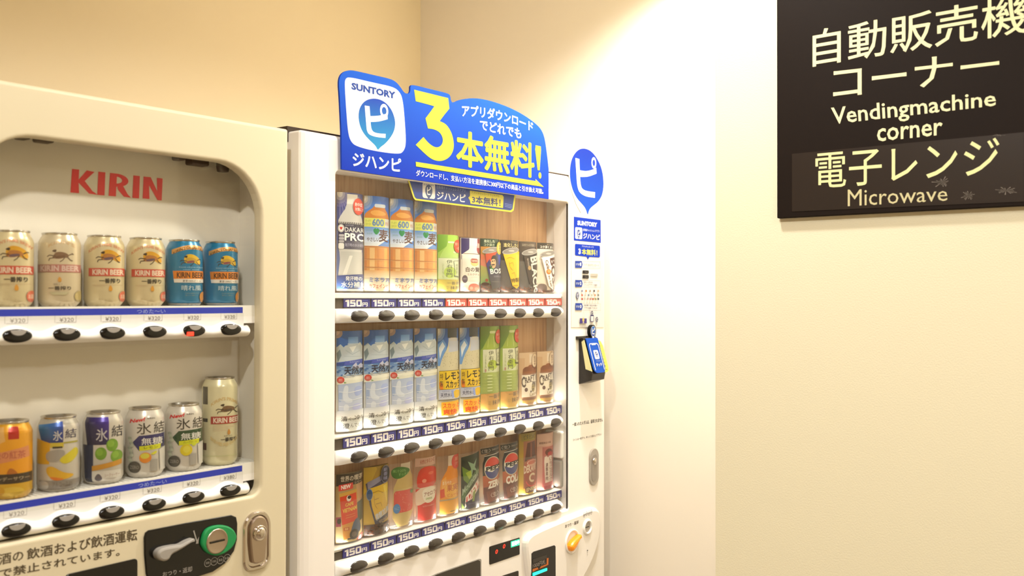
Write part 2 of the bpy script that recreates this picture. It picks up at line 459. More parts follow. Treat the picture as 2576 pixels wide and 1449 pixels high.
# ------------------------------------------------------------------ corner sign on the right-hand wall
def wall_sign():
    XW = 1.90; T = .014
    b = MB(); y0, y1, z0, z1 = .255, .787, 1.650, 2.235
    # board in the Y-Z plane; its printed side looks towards -X
    def lp(i, x): return [(x, p[0], p[1]) for p in rr(y0+i, y1-i, z0+i, z1-i, .002, 2)]
    b.loft([lp(0, XW-.0005), lp(0, XW-T+.0015), lp(.0015, XW-T)], True, True, 0, lin('1b110a'))
    g = G(); c = lambda x, y: atx(1780+x/2.4146, y/2.4146, XW-T)
    q = lambda t, tl, tr, bl, br, bd: g.text(t, c(*tl), c(*tr), c(*bl), c(*br), 'f5efbd', bd)
    q('自動販売機', (638, 185), (1950, -48), (638, 408), (1950, 196), .012)
    q('コーナー', (763, 413), (1772, 300), (763, 604), (1772, 470), .014)
    q('Vendingmachine', (750, 655), (1752, 548), (760, 788), (1752, 672), .012)
    q('corner', (1030, 782), (1428, 742), (1030, 862), (1428, 820), .012)
    g.bake(b, lambda u, v, k: (XW-T-.0002-.0001*k, u, v), 0)
    t = tag(b.build('wall_sign', INKD), 'dark brown wall sign with cream lettering on the right-hand wall', 'sign')
    # stuck-on strip for the microwave oven
    p = MB(); c2 = lambda x, y: atx(1980+x/4.3221, 320+y/4.3221, XW-T)
    P = [c2(55, 290), c2(2576, 55), c2(2576, 808), c2(55, 918)]
    xs = XW-T-.0004
    p.loft([[(xs, a, z) for a, z in P], [(xs-.0004, a, z) for a, z in P]], True, True, 0, lin('2e251f'))
    g = G(); q = lambda t, tl, tr, bl, br, bd, col='f2efb0': g.text(t, c2(*tl), c2(*tr), c2(*bl), c2(*br), col, bd)
    q('電子レンジ', (310, 290), (2310, 110), (310, 672), (2310, 525), .008)
    q('Microwave', (662, 680), (1745, 640), (662, 862), (1745, 800), 0, 'd8cfa0')
    g.bake(p, lambda u, v, k: (xs-.0006-.0001*k, u, v), 0)
    o = p.build('sticker_strip', ink_mat('painted_strip', .35, spec=.3), t); o['label'] = 'glossy dark strip with two lines of cream lettering'
    GLUE = mat('dried_glue', '8f857b', .25)
    for (cx, cy, rx, ry) in ((1690, 600, 120, 75), (1975, 745, 95, 65), (2380, 690, 140, 45), (2300, 90, 80, 14)):
        d = MB(); y0, z0 = c2(cx, cy); pc = (xs-.0012, y0, z0)
        for k in range(16):             # a ragged star-shaped smear, all of it touching its middle
            a = 2*pi*k/16+random.uniform(-.15, .15); r_ = random.uniform(.35, 1); da = .05
            y1, z1 = c2(cx+rx*r_*cos(a-da), cy+ry*r_*sin(a-da)); y2, z2 = c2(cx+rx*r_*cos(a+da), cy+ry*r_*sin(a+da))
            d.face([pc, (xs-.0012, y1, z1), (xs-.0012, y2, z2)], 0)
        d.build('glue_residue', GLUE, t)
wall_sign()
# ------------------------------------------------------------------ cream beer vending machine
BF = 1.550            # door front
def frame_loops(O, H, yf, yb, orad, hrad, bev=.006, n=8, ib=.006, lm=1.0):
    """ring-shaped door: outer rect O, hole H (x0,x1,z0,z1)"""
    def ol(i, y): return [(p[0], y, p[1]) for p in rr(O[0]+i*lm, O[1]-i, O[2]+i, O[3]-i, max(orad-i, .0008), n)]
    def hl(i, y): return [(p[0], y, p[1]) for p in rr(H[0]-i, H[1]+i, H[2]-i, H[3]+i, [q+i for q in hrad], n)]
    L = [ol(0, yb)]
    for k in range(5):
        a = radians(90*k/4); L.append(ol(bev*(1-cos(a)), yf+bev*(1-sin(a))))
    for k in range(5):
        a = radians(90-90*k/4); L.append(hl(ib*(1-cos(a)), yf+ib*(1-sin(a))))
    L.append(hl(0, yb))
    return L
def rail(b, x0, x1, zt, zb, yf, yb, n=120, m=0, col=(1, 1, 1), seg=9, e=.004):
    """bulging button rail; zt/zb give the top and bottom edge at x"""
    loops = []
    for i in range(n+1):
        x = x0+(x1-x0)*i/n; s = min(1.0, sqrt(max(0, min(x-x0, x1-x))/.010) if min(x-x0, x1-x) < .010 else 1.0)
        a, c = zt(x), zb(x); mz = (a+c)/2; h = (a-c)/2; L = [(x, yb, a)]
        for k in range(seg+1):
            t = pi/2-pi*k/seg
            L.append((x, yb-(.25+.75*s)*(yb-yf)*(cos(t)**.75 if cos(t) > 1e-6 else 0), mz+h*sin(t)))
        L.append((x, yb, c)); loops.append(L)
    b.loft(loops, True, True, m, col, smooth=True)
def dome(b, cx, cy, cz, rx, rz, h, m=0, n=36, col=(1, 1, 1)):
    """elliptic button bulging towards -Y"""
    loops = []
    for k, (f, d) in enumerate(((1.03, -.006), (1.0, 0), (.97, .35), (.86, .68), (.66, .88), (.4, .97), (.12, 1.0))):
        dd = d*h if d > 0 else d
        loops.append([(cx+rx*f*cos(2*pi*i/n), cy-dd, cz+rz*f*sin(2*pi*i/n)) for i in range(n)])
    b.loft(loops, False, True, m, col, smooth=True)

def beer_machine():
    X0, X1, ZT = .594, 1.264, 1.826
    t = thing('vending_machine', 'cream beer vending machine with red lettering behind a rounded window', 'vending machine', (.929, 1.95, 0))
    b = MB(); b.box(X0+.004, X1-.004, 1.658, 2.28, .04, ZT-.008); b.box(X0+.03, X1-.03, 1.70, 2.24, 0, .04, 0); b.build('cabinet', CREAM, t)
    H = (.660, 1.1985, 1.106, 1.744)
    b = MB(); L = frame_loops((X0, X1, .05, ZT), H, BF, BF+.022, .005, (.022, .022, .098, .098), .007, 10, .006)
    b.loft(L, False, False, 0)
    for a in ((X0+.001, .637, .05, ZT-.001), (1.223, X1-.001, .05, ZT-.001), (.637, 1.223, 1.806, ZT-.001), (.637, 1.223, .05, 1.087)): b.box(a[0], a[1], BF+.0215, BF+.104, a[2], a[3])
    # printed age notice
    c = crop(0, 1300, 6.7789, BF); g = G(); K = '4a3d28'; q = lambda s_, tl, tr, bl, br: g.text(s_, c(*tl), c(*tr), c(*bl), c(*br), K, .03)
    q('酒の', (-20, 640), (400, 560), (-20, 830), (400, 740)); q('飲酒および飲酒運転', (455, 545), (2340, 195), (455, 735), (2340, 400))
    q('で禁止されています。', (-10, 890), (2040, 520), (-10, 1050), (2040, 665))
    g.bake(b, flat(BF), 1); b.build('door', [CREAM, INKP], t)
    # display compartment behind the window
    b = MB(); x0, x1, z0, z1, yb = .642, 1.218, 1.092, 1.801, 1.646
    b.box(x0-.004, x0, BF+.012, yb, z0, z1); b.box(x1, x1+.004, BF+.012, yb, z0, z1)
    b.box(x0, x1, BF+.012, yb, z1, z1+.004); b.box(x0, x1, BF+.012, yb, z0-.004, z0); b.build('compartment_liner', LINER, t)
    b = MB(); b.box(x0, x1, yb, yb+.006, z0, z1, 0, lin('eee7da'))
    g = G(); RED = 'f2343a'; kx = lambda x, y: (.8650+.1785*x, 1.7125-.0415*y); kp = lambda *L: g.poly([kx(*p) for p in L], RED)
    kp((.015, 0), (.088, 0), (.083, .42), (.165, 0), (.245, .03), (.145, .46), (.225, .86), (.283, 1), (.19, .98), (.083, .56), (.088, 1), (0, 1))
    kp((.285, 0), (.360, 0), (.352, 1), (.275, 1)); kp((.410, 0), (.485, 0), (.474, 1), (.395, 1)); kp((.665, 0), (.738, 0), (.730, 1), (.655, 1))
    o = [kx(.478+.132*cos(radians(a)), .285-.285*sin(radians(a))) for a in range(90, -91, -15)]; i = [kx(.478+.062*cos(radians(a)), .285-.150*sin(radians(a))) for a in range(90, -91, -15)]
    g.poly(o+i[::-1], RED); kp((.485, .50), (.545, .47), (.602, .86), (.640, 1), (.560, .98), (.495, .70))
    kp((.780, 0), (.862, 0), (.937, .60), (.932, 0), (1, 0), (.99, 1), (.94, 1), (.843, .37), (.848, .98), (.770, .98))
    g.bake(b, flat(yb), 0)
    b.build('display_back_panel', INKP, t)
    # lamp fittings hanging at the top of the compartment
    BROWN = mat('brown_fitting', '4a3626', .5)
    for (x, w, h) in ((1.055, .018, .006), (1.095, .040, .016), (.80, .028, .004), (.765, .02, .002)):
        b = MB(); b.rbox(x-w/2, x+w/2, 1.600, 1.620, 1.748-h*.55, 1.801, .003); b.build('lamp_fitting', BROWN, t)
    b = MB(); b.lathe([(0, -.012), (.011, -.010), (.013, 0), (.013, .062)], (1.148, 1.605, 1.743), 20); b.build('lamp_bulb_holder', BROWN, t)
    zs = (1.4727, 1.1665); btn = ((1.4272, 1.4263), (1.1220, 1.1205))
    for r in range(2):
        zt = zs[r]
        b = MB(); b.box(x0, x1, 1.575, yb, zt-.016, zt-.004)
        for k in range(64):
            x = x0+.005+k*(x1-x0-.01)/63; b.box(x-.0027, x+.0027, 1.577, yb, zt-.004, zt)
        b.box(x0, x1-.006, 1.571, 1.577, zt-.034, zt+.0006); b.build('shelf', WPL, t)
        # printed strip: blue band with the 'cold' word, price tags below
        b = MB(); yp = 1.5712; g = G()
        g.rect(x0, zt-.0028, 1.1705, zt-.0143, '1232c4')
        g.rect(x0, zt-.0143, 1.1725, zt-.0395, 'f1eee9')
        for k in (0,):
            g.t('つめた～い', .947+.004*r, zt-.005, 1.003+.004*r, zt-.0125, 'a3b2ee', .015)
        for k in range(6):
            x = .7415+.0799*k; p = '¥320' if (r == 0 or k < 5) else '¥380'
            g.t(p, x-.013, zt-.0175, x+.011, zt-.0245, '8b8279', .0)
            g.line([(x-.021, zt-.0145), (x-.021, zt-.0258)], .0006, 'b5ada5'); g.line([(x+.015, zt-.0145), (x+.0148, zt-.0255), (x-.019, zt-.0258)], .0006, 'a9a199')
        b.box(x0, 1.1730, yp, yp+.0008, zt-.0395, zt-.0025, 0, lin('f1eee9')); g.bake(b, flat(yp), 0)
        b.build('price_strip', INKS, t)
        zc = btn[r][0]; b0 = .7336; pt = .0799
        def ztop(x): u = ((x-b0)/pt) % 1.0; return zc+.0128+.0055*cos(2*pi*u)
        def zbot(x): return zc-.0150
        b = MB(); rail(b, x0+.002, 1.1865, ztop, zbot, 1.5555, 1.585, 150); b.build('button_rail', WPL, t)
        for k in range(6):
            bx = b0+pt*k; m = MB(); dome(m, bx, 1.5565, zc+.0005, .0235, .0108, .0035)
            lit = (r == 0 and k == 4)
            o = m.build('selection_button', BLACK, t)
            w = MB(); P = ell(bx, zc+.0096, .0125, .0085, 20, 180, 360)
            w.prism(P, 1.5520, 1.5536, 0, bev=.0004); w.build('button_lens', GREY, o)
            if lit:
                o['label'] = 'dark button with a lit red sold-out lamp'
                w = MB(); w.rbox(bx-.0170, bx-.0035, 1.5525, 1.5545, zc-.0085, zc-.0015, .0006); 
                w.build('sold_out_lamp', LED_R, o)
    # panes between the rails
    b = MB(); b.box(x0+.001, x1-.001, 1.5655, 1.5685, 1.452, z1-.002); b.build('glass_pane', GLASS, t)
    b = MB(); b.box(x0+.001, x1-.001, 1.5655, 1.5685, 1.147, 1.406); b.build('glass_pane', GLASS, t)
    # coin panel
    c = crop(340, 1270, 7.1556, BF)
    P = [c(150, 590), c(175, 500), c(235, 455), c(900, 325), c(1720, 182), c(1800, 215), c(1822, 330), c(1815, 620), c(1760, 830), c(1600, 1050), c(1380, 1200), c(1100, 1290), c(700, 1380), c(260, 1450), c(185, 1250), c(155, 900)]
    b = MB(); b.prism(P, BF-.004, BF+.004, 0, bev=.0015)
    g = G(); K = 'a39c92'
    q = lambda s_, tl, tr, bl, br, bd=.0, col=K: g.text(s_, c(*tl), c(*tr), c(*bl), c(*br), col, bd)
    q('おつり・返却', (470, 1200), (1000, 1095), (470, 1290), (1000, 1195), .02)
    for (x, y, s_) in ((1280, 1037, '500'), (1395, 1010, '100'), (1510, 985, '50'), (1625, 952, '10')):
        a = c(x, y); e = c(x+62, y)[0]-a[0]; h = a[1]-c(x, y+72)[1]
        g.ring(a[0], a[1], e, h, .12, K); q(s_, (x-34, y-16), (x+34, y-28), (x-34, y+26), (x+34, y+14), .01)
    g.line([c(1025, 455), c(1095, 690)], .0026, K); g.poly([c(1060, 690), c(1110, 690), c(1122, 560)], K)
    g.bake(b, flat(BF-.0041), 1); b.build('coin_panel', [BLACK, INKS], t)
    # green ring with the steel coin slot
    a = c(1465, 630); b = MB()
    P = smooth_poly([c(1140, 640), c(1200, 450), (c(1330, 370)), c(1530, 345), c(1700, 400), c(1785, 530), c(1770, 640), c(1680, 790), c(1500, 900), c(1360, 905), c(1230, 850), c(1150, 740)], 2)
    b.prism(P, BF-.010, BF-.004, 0, bev=.003); rg = b.build('coin_ring', GREEN, t); rg['label'] = 'green plastic ring around the coin slot'
    a = c(1415, 640); b = MB(); b.lathe([(.0232, .002), (.0225, -.0012), (.0205, -.0006), (.012, .0), (.0005, .0006)], (a[0], BF-.0108, a[1]), 40, axis='y')
    sl = b.build('coin_slot_plate', STEEL, t)
    b = MB(); b.box(a[0]-.0155, a[0]+.0155, BF-.0125, BF-.0100, a[1]-.0016, a[1]+.0016); b.build('coin_slit', BLACK, sl)
    # return lever
    P = smooth_poly([c(290, 870), c(320, 800), c(400, 745), c(640, 700), c(720, 700), c(850, 620), c(985, 575), c(960, 620), c(820, 720), c(650, 820), c(560, 860), c(510, 960), c(420, 995), c(320, 960)], 2)
    b = MB(); b.prism(P, BF-.020, BF-.004, 0, bev=.004); b.build('return_lever', GREY, t)
    # lock
    lx, lz = 1.1880, 1.0190; w, h = .0315, .056
    b = MB(); b.loft([[(p[0], y, p[1]) for p in rr(lx-w+i, lx+w-i, lz-h+i, lz+h-i, (.020-i*.5, .020-i*.5, .028-i*.5, .028-i*.5), 8)] for i, y in ((0, BF+.002), (0, BF-.003), (.002, BF-.006), (.006, BF-.006), (.008, BF-.003))], False, True, 0, smooth=False)
    lk = b.build('lock_plate', CHROME, t)
    P = smooth_poly([(lx-.013, lz-.043), (lx+.013, lz-.043), (lx+.0165, lz-.03), (lx+.022, lz+.02), (lx+.018, lz+.038), (lx+.008, lz+.047), (lx-.008, lz+.047), (lx-.018, lz+.038), (lx-.022, lz+.02), (lx-.0165, lz-.03)], 2)
    b = MB(); b.prism(P, BF-.010, BF-.003, 0, bev=.0025); hd = b.build('lock_handle', STEEL, lk)
    b = MB(); b.lathe([(.0155, 0), (.0150, -.004), (.0125, -.005), (.0120, -.003), (.0105, -.0065), (.006, -.0085), (.0004, -.009)], (lx+.0005, BF-.0095, lz+.0155), 32, axis='y'); b.build('lock_cylinder', CHROME, lk)
    # dark banknote slot under the notice
    b = MB(); P = rr(.808, .9365, .935, 1.0375, (.004, .004, .006, .008), 5); b.prism(P, BF-.003, BF+.004, 0, bev=.001); b.build('banknote_slot', BLACK, t)
    b = MB(); b.box(.66, 1.20, BF-.002, BF+.003, .30, .55); b.build('pickup_flap', DARK, t)
beer_machine()

# ------------------------------------------------------------------ beer cans
def can_profile(H, R=.0331):
    return [(.0005, .004), (.020, .002), (.0245, 0), (.0265, .001), (R-.002, .007), (R, .012), (R, H-.0185), (R-.0007, H-.015), (R-.003, H-.010), (R-.0052, H-.006), (R-.0062, H-.0035)]
def rad(z, H, R=.0331):
    P = can_profile(H, R)[3:]
    for (r0_, z0), (r1, z1) in zip(P, P[1:]):
        if z0 <= z <= z1: return r0_+(r1-r0_)*(z-z0)/(z1-z0)
    return P[-1][0] if z > P[-1][1] else P[0][0]
VIEW = radians(31)     # the side of the can turned to the aisle
def make_can(label, H, base, design, loc, group, foot=None):
    t = thing('beer_can', label, 'can', loc, group)
    b = MB(); P = can_profile(H); b.lathe(P, (0, 0, 0), 96, 0, lin(base)); 
    g = G(); design(g)
    def fn(f, v, k):
        a = asin(max(-.999, min(.999, f))); ang = -pi/2-VIEW+a; z = H*(1-v); r = rad(z, H)+.0001+.00005*k
        return (r*cos(ang), r*sin(ang), z)
    cu = [sin(radians(d)) for d in range(-80, 81, 4)]
    g.bake(b, fn, 0, cu, [.0035/H, .006/H, .010/H, .015/H, .0185/H, 1-.012/H, 1-.007/H], (-.985, .032, .985, .985))
    b.build('can_body', INKC, t, local=True)
    b = MB(); R = .0331
    b.lathe([(R-.0062, H-.0035), (R-.0050, H-.0008), (R-.0055, H), (R-.0070, H-.0008), (R-.0080, H-.006), (R-.012, H-.0065), (.0003, H-.006)], (0, 0, 0), 40); b.build('lid', ALU, t, local=True)
    b = MB(); b.loft([[(p[0], p[1], z) for p in ell(0, -.004, .0075, .011, 16)] for z in (H-.006, H-.005)], True, True); b.build('pull_tab', ALU, t, local=True)
    return t
def steed(g, cx, cy, s, body, belly, mane, back=None, sy=1.0):
    """running mythical beast emblem"""
    p = lambda L: [(cx+s*x, cy+s*sy*y) for x, y in L]
    if back: g.poly(smooth_poly(p([(-.75, .10), (-.70, -.42), (-.30, -.72), (.25, -.66), (.80, -.28), (1.0, .42), (.72, .62), (.30, .30), (-.2, .42), (-.55, .40)]), 2), back)
    g.poly(smooth_poly(p([(-.62, .02), (-.45, -.25), (-.05, -.30), (.40, -.18), (.62, .05), (.55, .28), (.25, .30), (-.15, .42), (-.55, .40), (-.75, .30)]), 2), body)
    g.poly(smooth_poly(p([(-.50, .20), (-.10, .08), (.35, .05), (.30, .25), (-.10, .38), (-.45, .38)]), 2), belly)
    g.poly(smooth_poly(p([(-.45, -.20), (-.35, -.52), (-.62, -.50), (-.78, -.34), (-.60, -.26)]), 2), mane)
    for L in ([(-.55, .32), (-.95, .38), (-1.02, .62)], [(-.45, .15), (-.95, .05), (-1.15, .20)], [(.30, .25), (.10, .55), (-.12, .72)], [(.5, .22), (.70, .50), (.88, .60)], [(.58, .05), (.85, -.12), (.95, -.05)]):
        g.line(p(L), s*.09, mane, s*.09*sy)
ARC = .05
def ichiban(g, W=1):
    g.t("KIRIN'S PRIME BREW", -.72, .115, .98, .16, 'd9946c', .03, .10)
    steed(g, .28, .30, .56, 'b97a3a', '6d5460', '4c3a2b', 'e3a92c', .24)
    g.rect(-.70, .465, 1, .575, 'cf5240'); g.t('KIRIN BEER', -.52, .482, .95, .558, 'efdcc4', .035)
    g.t('一番搾り', -.20, .605, .78, .675, '2e2621', .035)
    g.line([(-.5, .70), (.9, .70)], .004, 'c9ab86'); g.line([(-.45, .715), (.1, .715)], .003, 'd4bb98')
    g.poly(smooth_poly([(.33, .69), (.43, .75), (.40, .785), (.27, .785), (.23, .75)], 2), 'e2a03a')
    g.ell(.93, .86, .20, .075, 'd96a4a'); g.t('お酒', .80, .83, .97, .89, 'f0d9c0', .03)
    g.t('生ビール', -.25, .885, .35, .905, 'c9b38a'); g.t('アルコール分5%', -.45, .925, .45, .945, 'c9b38a')
def ichiban_pale(g):
    g.t("KIRIN'S", -.45, .105, .75, .15, 'd8b78c', .03, .06)
    steed(g, .15, .30, .56, '8b6b50', '7a5a44', '6b5342', None, .24)
    g.rect(-.95, .43, 1, .535, 'c07f76'); g.t('KIRIN BEER', -.80, .445, .92, .52, 'e0c3b8', .035); g.rect(-.95, .43, -.3, .535, 'ad8072'); g.t('KIR', -.80, .445, -.3, .52, 'd0b4a8', .035)
    g.poly(smooth_poly([(.08, .585), (.18, .635), (.14, .665), (.02, .665), (-.02, .635)], 2), 'dca04a')
    g.t('一番搾り', -.42, .72, .58, .775, '4b4038', .03); g.t('糖質オフ', -.2, .685, .2, .705, '8f8272')
    g.poly([(-.4, .80), (.5, .80), (.35, .84), (-.25, .84)], 'c9c09a'); g.ell(.93, .86, .2, .075, 'b9a468')
def harekaze(g):
    P = [(-.70+1.7*i/12, .185-.10*sin(pi*(.08+.62*i/12))) for i in range(13)]
    g.poly(P+[(x, y+.065) for x, y in P[::-1]], 'e0a458'); g.text("KIRIN'S OF JAPAN", (-.62, .13), (.95, .075), (-.62, .19), (.95, .135), '6a4526', .02, .06)
    steed(g, .33, .31, .52, 'c9a23a', '8a4a58', '3d3a36', 'ecc02f', .24)
    g.t('brewed with pride of Japan', -.30, .41, .95, .432, 'b5d6e6'); g.t('clear taste', -.1, .445, .75, .462, 'b5d6e6')
    g.poly([(-.62, .475), (1, .475), (1, .595), (-.58, .595)], 'e98a2c'); g.t('KIRIN BEER', -.42, .495, .98, .58, '4a2c1a', .035)
    g.poly([(-.58, .595), (1, .595), (1, .65), (-.55, .65)], 'efe9df'); g.t('麦芽100%ビール', -.12, .608, .85, .642, '35302c', .02)
    g.t('晴れ風', -.18, .69, .85, .77, 'c6dbe3', .012); g.t('うまみと飲みやすさ', .0, .80, .75, .82, '8f9a86'); g.t('清々しい味わい', .02, .832, .62, .85, '8f9a86')
    g.ell(.95, .865, .18, .08, 'd9913c'); g.rect(-1, .962, 1, .99, 'b9b2a8'); g.rect(-.95, .76, -.80, .93, '3a6f9a')
def tall_ichiban(g):
    g.rect(-.96, .10, -.72, .30, '57503f'); g.rect(-.96, .46, -.72, .50, '3a352c'); g.rect(-.96, .74, -.78, .82, '5a3030')
    g.t("KIRIN'S PRIME", -.55, .215, .98, .255, 'd7ba80', .03, .07)
    steed(g, .42, .345, .62, '7a5a3a', '5a4330', '40301f', None, .16)
    g.rect(-.55, .435, 1, .52, 'a8322a'); g.t('KIRIN BEER', -.42, .45, 1.12, .508, 'f0e0cc', .035)
    for i in range(4): g.line([(-.45, .54+.018*i), (.9-.2*i, .54+.018*i)], .003, 'd9b79a')
    g.poly(smooth_poly([(.42, .57), (.52, .62), (.48, .645), (.37, .645), (.33, .62)], 2), 'c58a3a')
    g.t('麦芽100%', .15, .65, .62, .665, '6a5f50'); g.t('一番搾り', -.02, .675, .85, .722, '2e2621', .035)
    g.t('BREWED FOR GOOD', -.55, .735, .95, .775, 'd9c188', .03, -.08); g.rect(-1, .88, 1, .885, 'c9cf9a')
def mango(g):
    g.rect(-1, .05, 1, .66, 'e8a41c', 'e89a14'); g.rect(.02, .06, .48, .22, 'b92418'); g.poly([(-1, .08), (-.2, .06), (-.1, .24), (-1, .36)], 'e9b56a')
    g.poly([(-1, .42), (.85, .32), (.9, .46), (-1, .56)], 'd98a5a'); g.t('午後の紅茶', -.95, .37, .75, .47, 'b05a48', .02)
    g.poly(smooth_poly([(.1, .56), (.5, .67), (.3, .72), (-.1, .70)], 2), 'b3661a')
    g.rect(-1, .665, 1, .79, '3a2a1e'); g.t('ブランデーサワー', -.9, .70, .9, .75, 'b9a483', .02)
    g.rect(-1, .79, 1, .99, 'cfa022'); g.ell(.2, .90, .5, .07, 'd9b440'); g.ell(-.4, .88, .3, .06, 'c69218')
def ice_lemon(g):
    g.rect(-1, .03, 1, .1, 'b8b2a6')
    g.quadc([(-.92, .10), (.28, .055), (.28, .34), (-.70, .34)], ['2a7fc0', '2b4fae', '241d6e', '223a7a']); g.poly([(-.95, .28), (-.3, .34), (-.35, .62), (-.95, .62)], 'd9a81c')
    g.t('氷', -.18, .175, .25, .31, 'd5d2cf', .02); g.t('結', .36, .16, .86, .285, '4b4560', .02); g.rect(-.3, .335, .3, .40, 'cdb83a'); g.rect(-.2, .385, .25, .41, '3a3226'); g.rect(.3, .33, .9, .35, 'a9a03a')
    g.poly(smooth_poly([(-.5, .44), (.3, .42), (.4, .50), (0, .60), (-.5, .58)], 2), 'a39c94')
    g.poly(smooth_poly([(.05, .56), (.55, .47), (.85, .40), (.95, .50), (.7, .60), (.3, .63)], 2), 'd3c32a')
    g.poly(smooth_poly([(-.5, .66), (-.2, .64), (.3, .74), (.8, .77), (.6, .82), (-.1, .84), (-.45, .76)], 2), 'dcab26'); g.poly(smooth_poly([(-.4, .78), (.1, .80), (.4, .83), (-.1, .845)], 2), 'dc7a26')
    g.rect(-.8, .84, 1, .97, '8d847c'); g.ell(-.62, .90, .25, .06, 'b7b1aa'); g.t('アルコール5%', -.2, .86, .7, .93, '6a625c', .02)
def ice_grape(g):
    g.quadc([(-.9, .06), (.30, .06), (.30, .44), (-.75, .44)], ['1c1050', '4a2aa8', '2a2150', '1a1238']); g.poly([(-.95, .44), (-.45, .44), (-.45, .96), (-.85, .96)], '28304f')
    g.t('氷', -.32, .21, .24, .39, 'c9c4c8', .018); g.t('結', .42, .18, .95, .34, '3f3b40', .02)
    for (x, y) in ((.45, .45), (-.08, .56), (.66, .61)): g.ell(x, y, .28, .088, '6f9a2a'); g.ell(x-.06, y-.02, .16, .05, '86b03a')
    g.poly([(-.5, .73), (.9, .66), (.9, .73), (-.5, .80)], 'c98e2a'); g.rect(-.5, .80, .85, .95, 'd6d0c8'); g.poly(smooth_poly([(-.2, .82), (.02, .90), (-.1, .94), (-.3, .94), (-.4, .90)], 2), '5d5560'); g.t('シークヮーサー', .1, .84, .8, .89, 'a9908c', .02)
def muto(band, arrow, fruit):
    def d(g):
        g.text('New!', (-.72, .145), (.02, .115), (-.78, .205), (-.02, .175), 'd8202c', .045); g.t('KIRIN', .12, .128, .5, .148, '4a4642', .02)
        g.t('氷', -.42, .20, .32, .365, '423c38', .016); g.t('結', .44, .19, .98, .355, '423c38', .016)
        g.poly([(-.62, .48), (-.30, .385), (1, .365), (1, .565), (-.3, .60)], band); g.t('無糖', -.18, .415, .90, .52, 'e6e2dc', .016)
        g.poly([(-.28, .535), (.80, .515), (.78, .585), (-.28, .60)], 'd6d81c'); g.t('レモン' if fruit else 'グレープフルーツ', -.05, .54, .66, .575, '5b6a1a', .03)
        for i in range(14): g.ell(-.75+.04*(i % 4), .42+.035*i, .10, .022, 'c9cdb9' if i % 2 else 'b2b8a6')
        if fruit: g.ell(.02, .70, .30, .075, 'e38a2a'); g.ell(0, .675, .22, .04, 'd9d048'); g.poly(smooth_poly([(.2, .66), (.6, .60), (.55, .66)], 1), 'd8d42a')
        else: g.ell(.10, .67, .32, .085, 'dcc822'); g.ell(.12, .66, .18, .05, 'e4d84a'); g.ell(.5, .585, .12, .03, 'cfd62a')
        g.rect(.28, .73, .62, .90, 'a7a29c'); g.poly([(.7, .60), (1, .56), (1, .9), (.75, .9)], 'd9d5cf')
        g.ell(-.50, .835, .30, .085, '4d4944'); g.t('ZERO', -.72, .81, -.28, .86, '8d877f', .02); g.t('甘くない', .1, .93, .8, .945, '8d877f')
    return d
cans = [
 ('beer can with red band and yellow beast at the left edge of the upper shelf', .1235, 'e0cfa4', ichiban),
 ('paler beer can with brown beast, second on the upper shelf', .1235, 'dccbaa', ichiban_pale),
 ('beige beer can with yellow beast, between pale can and another beige can', .1235, 'e0cfa4', ichiban),
 ('beige beer can with yellow beast, standing beside the first blue can', .1235, 'e0cfa4', ichiban),
 ('blue beer can with orange band, above the button with the red lamp', .1235, '1f7fae', harekaze),
 ('blue beer can with orange band, at the right end of upper shelf', .1235, '1f7fae', harekaze)]
cans2 = [
 ('orange and gold can with dark band at the left edge of lower shelf', .1235, 'd9a21c', mango),
 ('silver can with yellow lemons and blue top on the lower shelf', .1235, 'cfc7bb', ice_lemon),
 ('silver can with purple panel and green citrus on lower shelf', .1235, 'cfc7bb', ice_grape),
 ('silver can with navy sugar-free banner and lemon on lower shelf', .1235, 'd9d2c8', muto('2e2a68', '1f4a8a', True)),
 ('silver can with dark green sugar-free banner on lower shelf', .1235, 'd9d2c8', muto('2a4a2e', '1f4a2a', False)),
 ('tall cream beer can with red band at right end of lower shelf', .168, 'e2dab4', tall_ichiban)]
for r, (row, z, gname) in enumerate(((cans, 1.4728, 'cans on the upper shelf of the beer machine'), (cans2, 1.1666, 'cans on the lower shelf of the beer machine'))):
    for k, (lb, H, base, ds) in enumerate(row):
        make_can(lb, H, base, ds, (.7475+.0797*k, 1.6088, z), gname)
# ------------------------------------------------------------------ white soft-drink vending machine
SF = 1.556
SM = thing('vending_machine', 'white drinks vending machine with three rows of oval buttons, under the blue advert', 'vending machine', (1.88, 1.95, 0))
def pin_shape(cx, cz, rx, rz, tip):
    """map-pin outline: ellipse running down to a point"""
    P = ell(cx, cz, rx, rz, 40, -35, 215)
    a, b = P[0], P[-1]
    return P + [(cx-rx*.62, cz-rz*.86), (cx-rx*.30, cz-rz*1.10), (cx-rx*.10, tip+(cz-rz-tip)*.25), (cx, tip), (cx+rx*.10, tip+(cz-rz-tip)*.25), (cx+rx*.30, cz-rz*1.10), (cx+rx*.62, cz-rz*.86)]
def pi_mark(g, x0, x1, zt, zb, col):
    g.t('ピ', x0, zt, x1, zb, col, .045)
def ridge_button(b, cx, y0, cz, rx, rz, h, n=28):
    """oval button with a slanted upper facet and an undercut lower one meeting in a curved ridge"""
    rows = []
    for i in range(n+1):
        a = -pi/2+pi*i/n; x = sin(a); e = cos(a); zr = -.22*e-.05
        if e < 1e-6: e = 0
        prof = [(1.0, -.3), (.985, .04), (.90, .14), (.45, .66), (.0, .97), (-.10, 1.0), (-.20, .95), (-.52, .48), (-.86, .05), (-1.0, -.15)]
        rows.append([(cx+rx*x, y0-h*d*(e if d > 0 else 1), cz+rz*e*z) for z, d in prof])
    b.loft(rows, False, False, 0, closed=False, smooth=True)
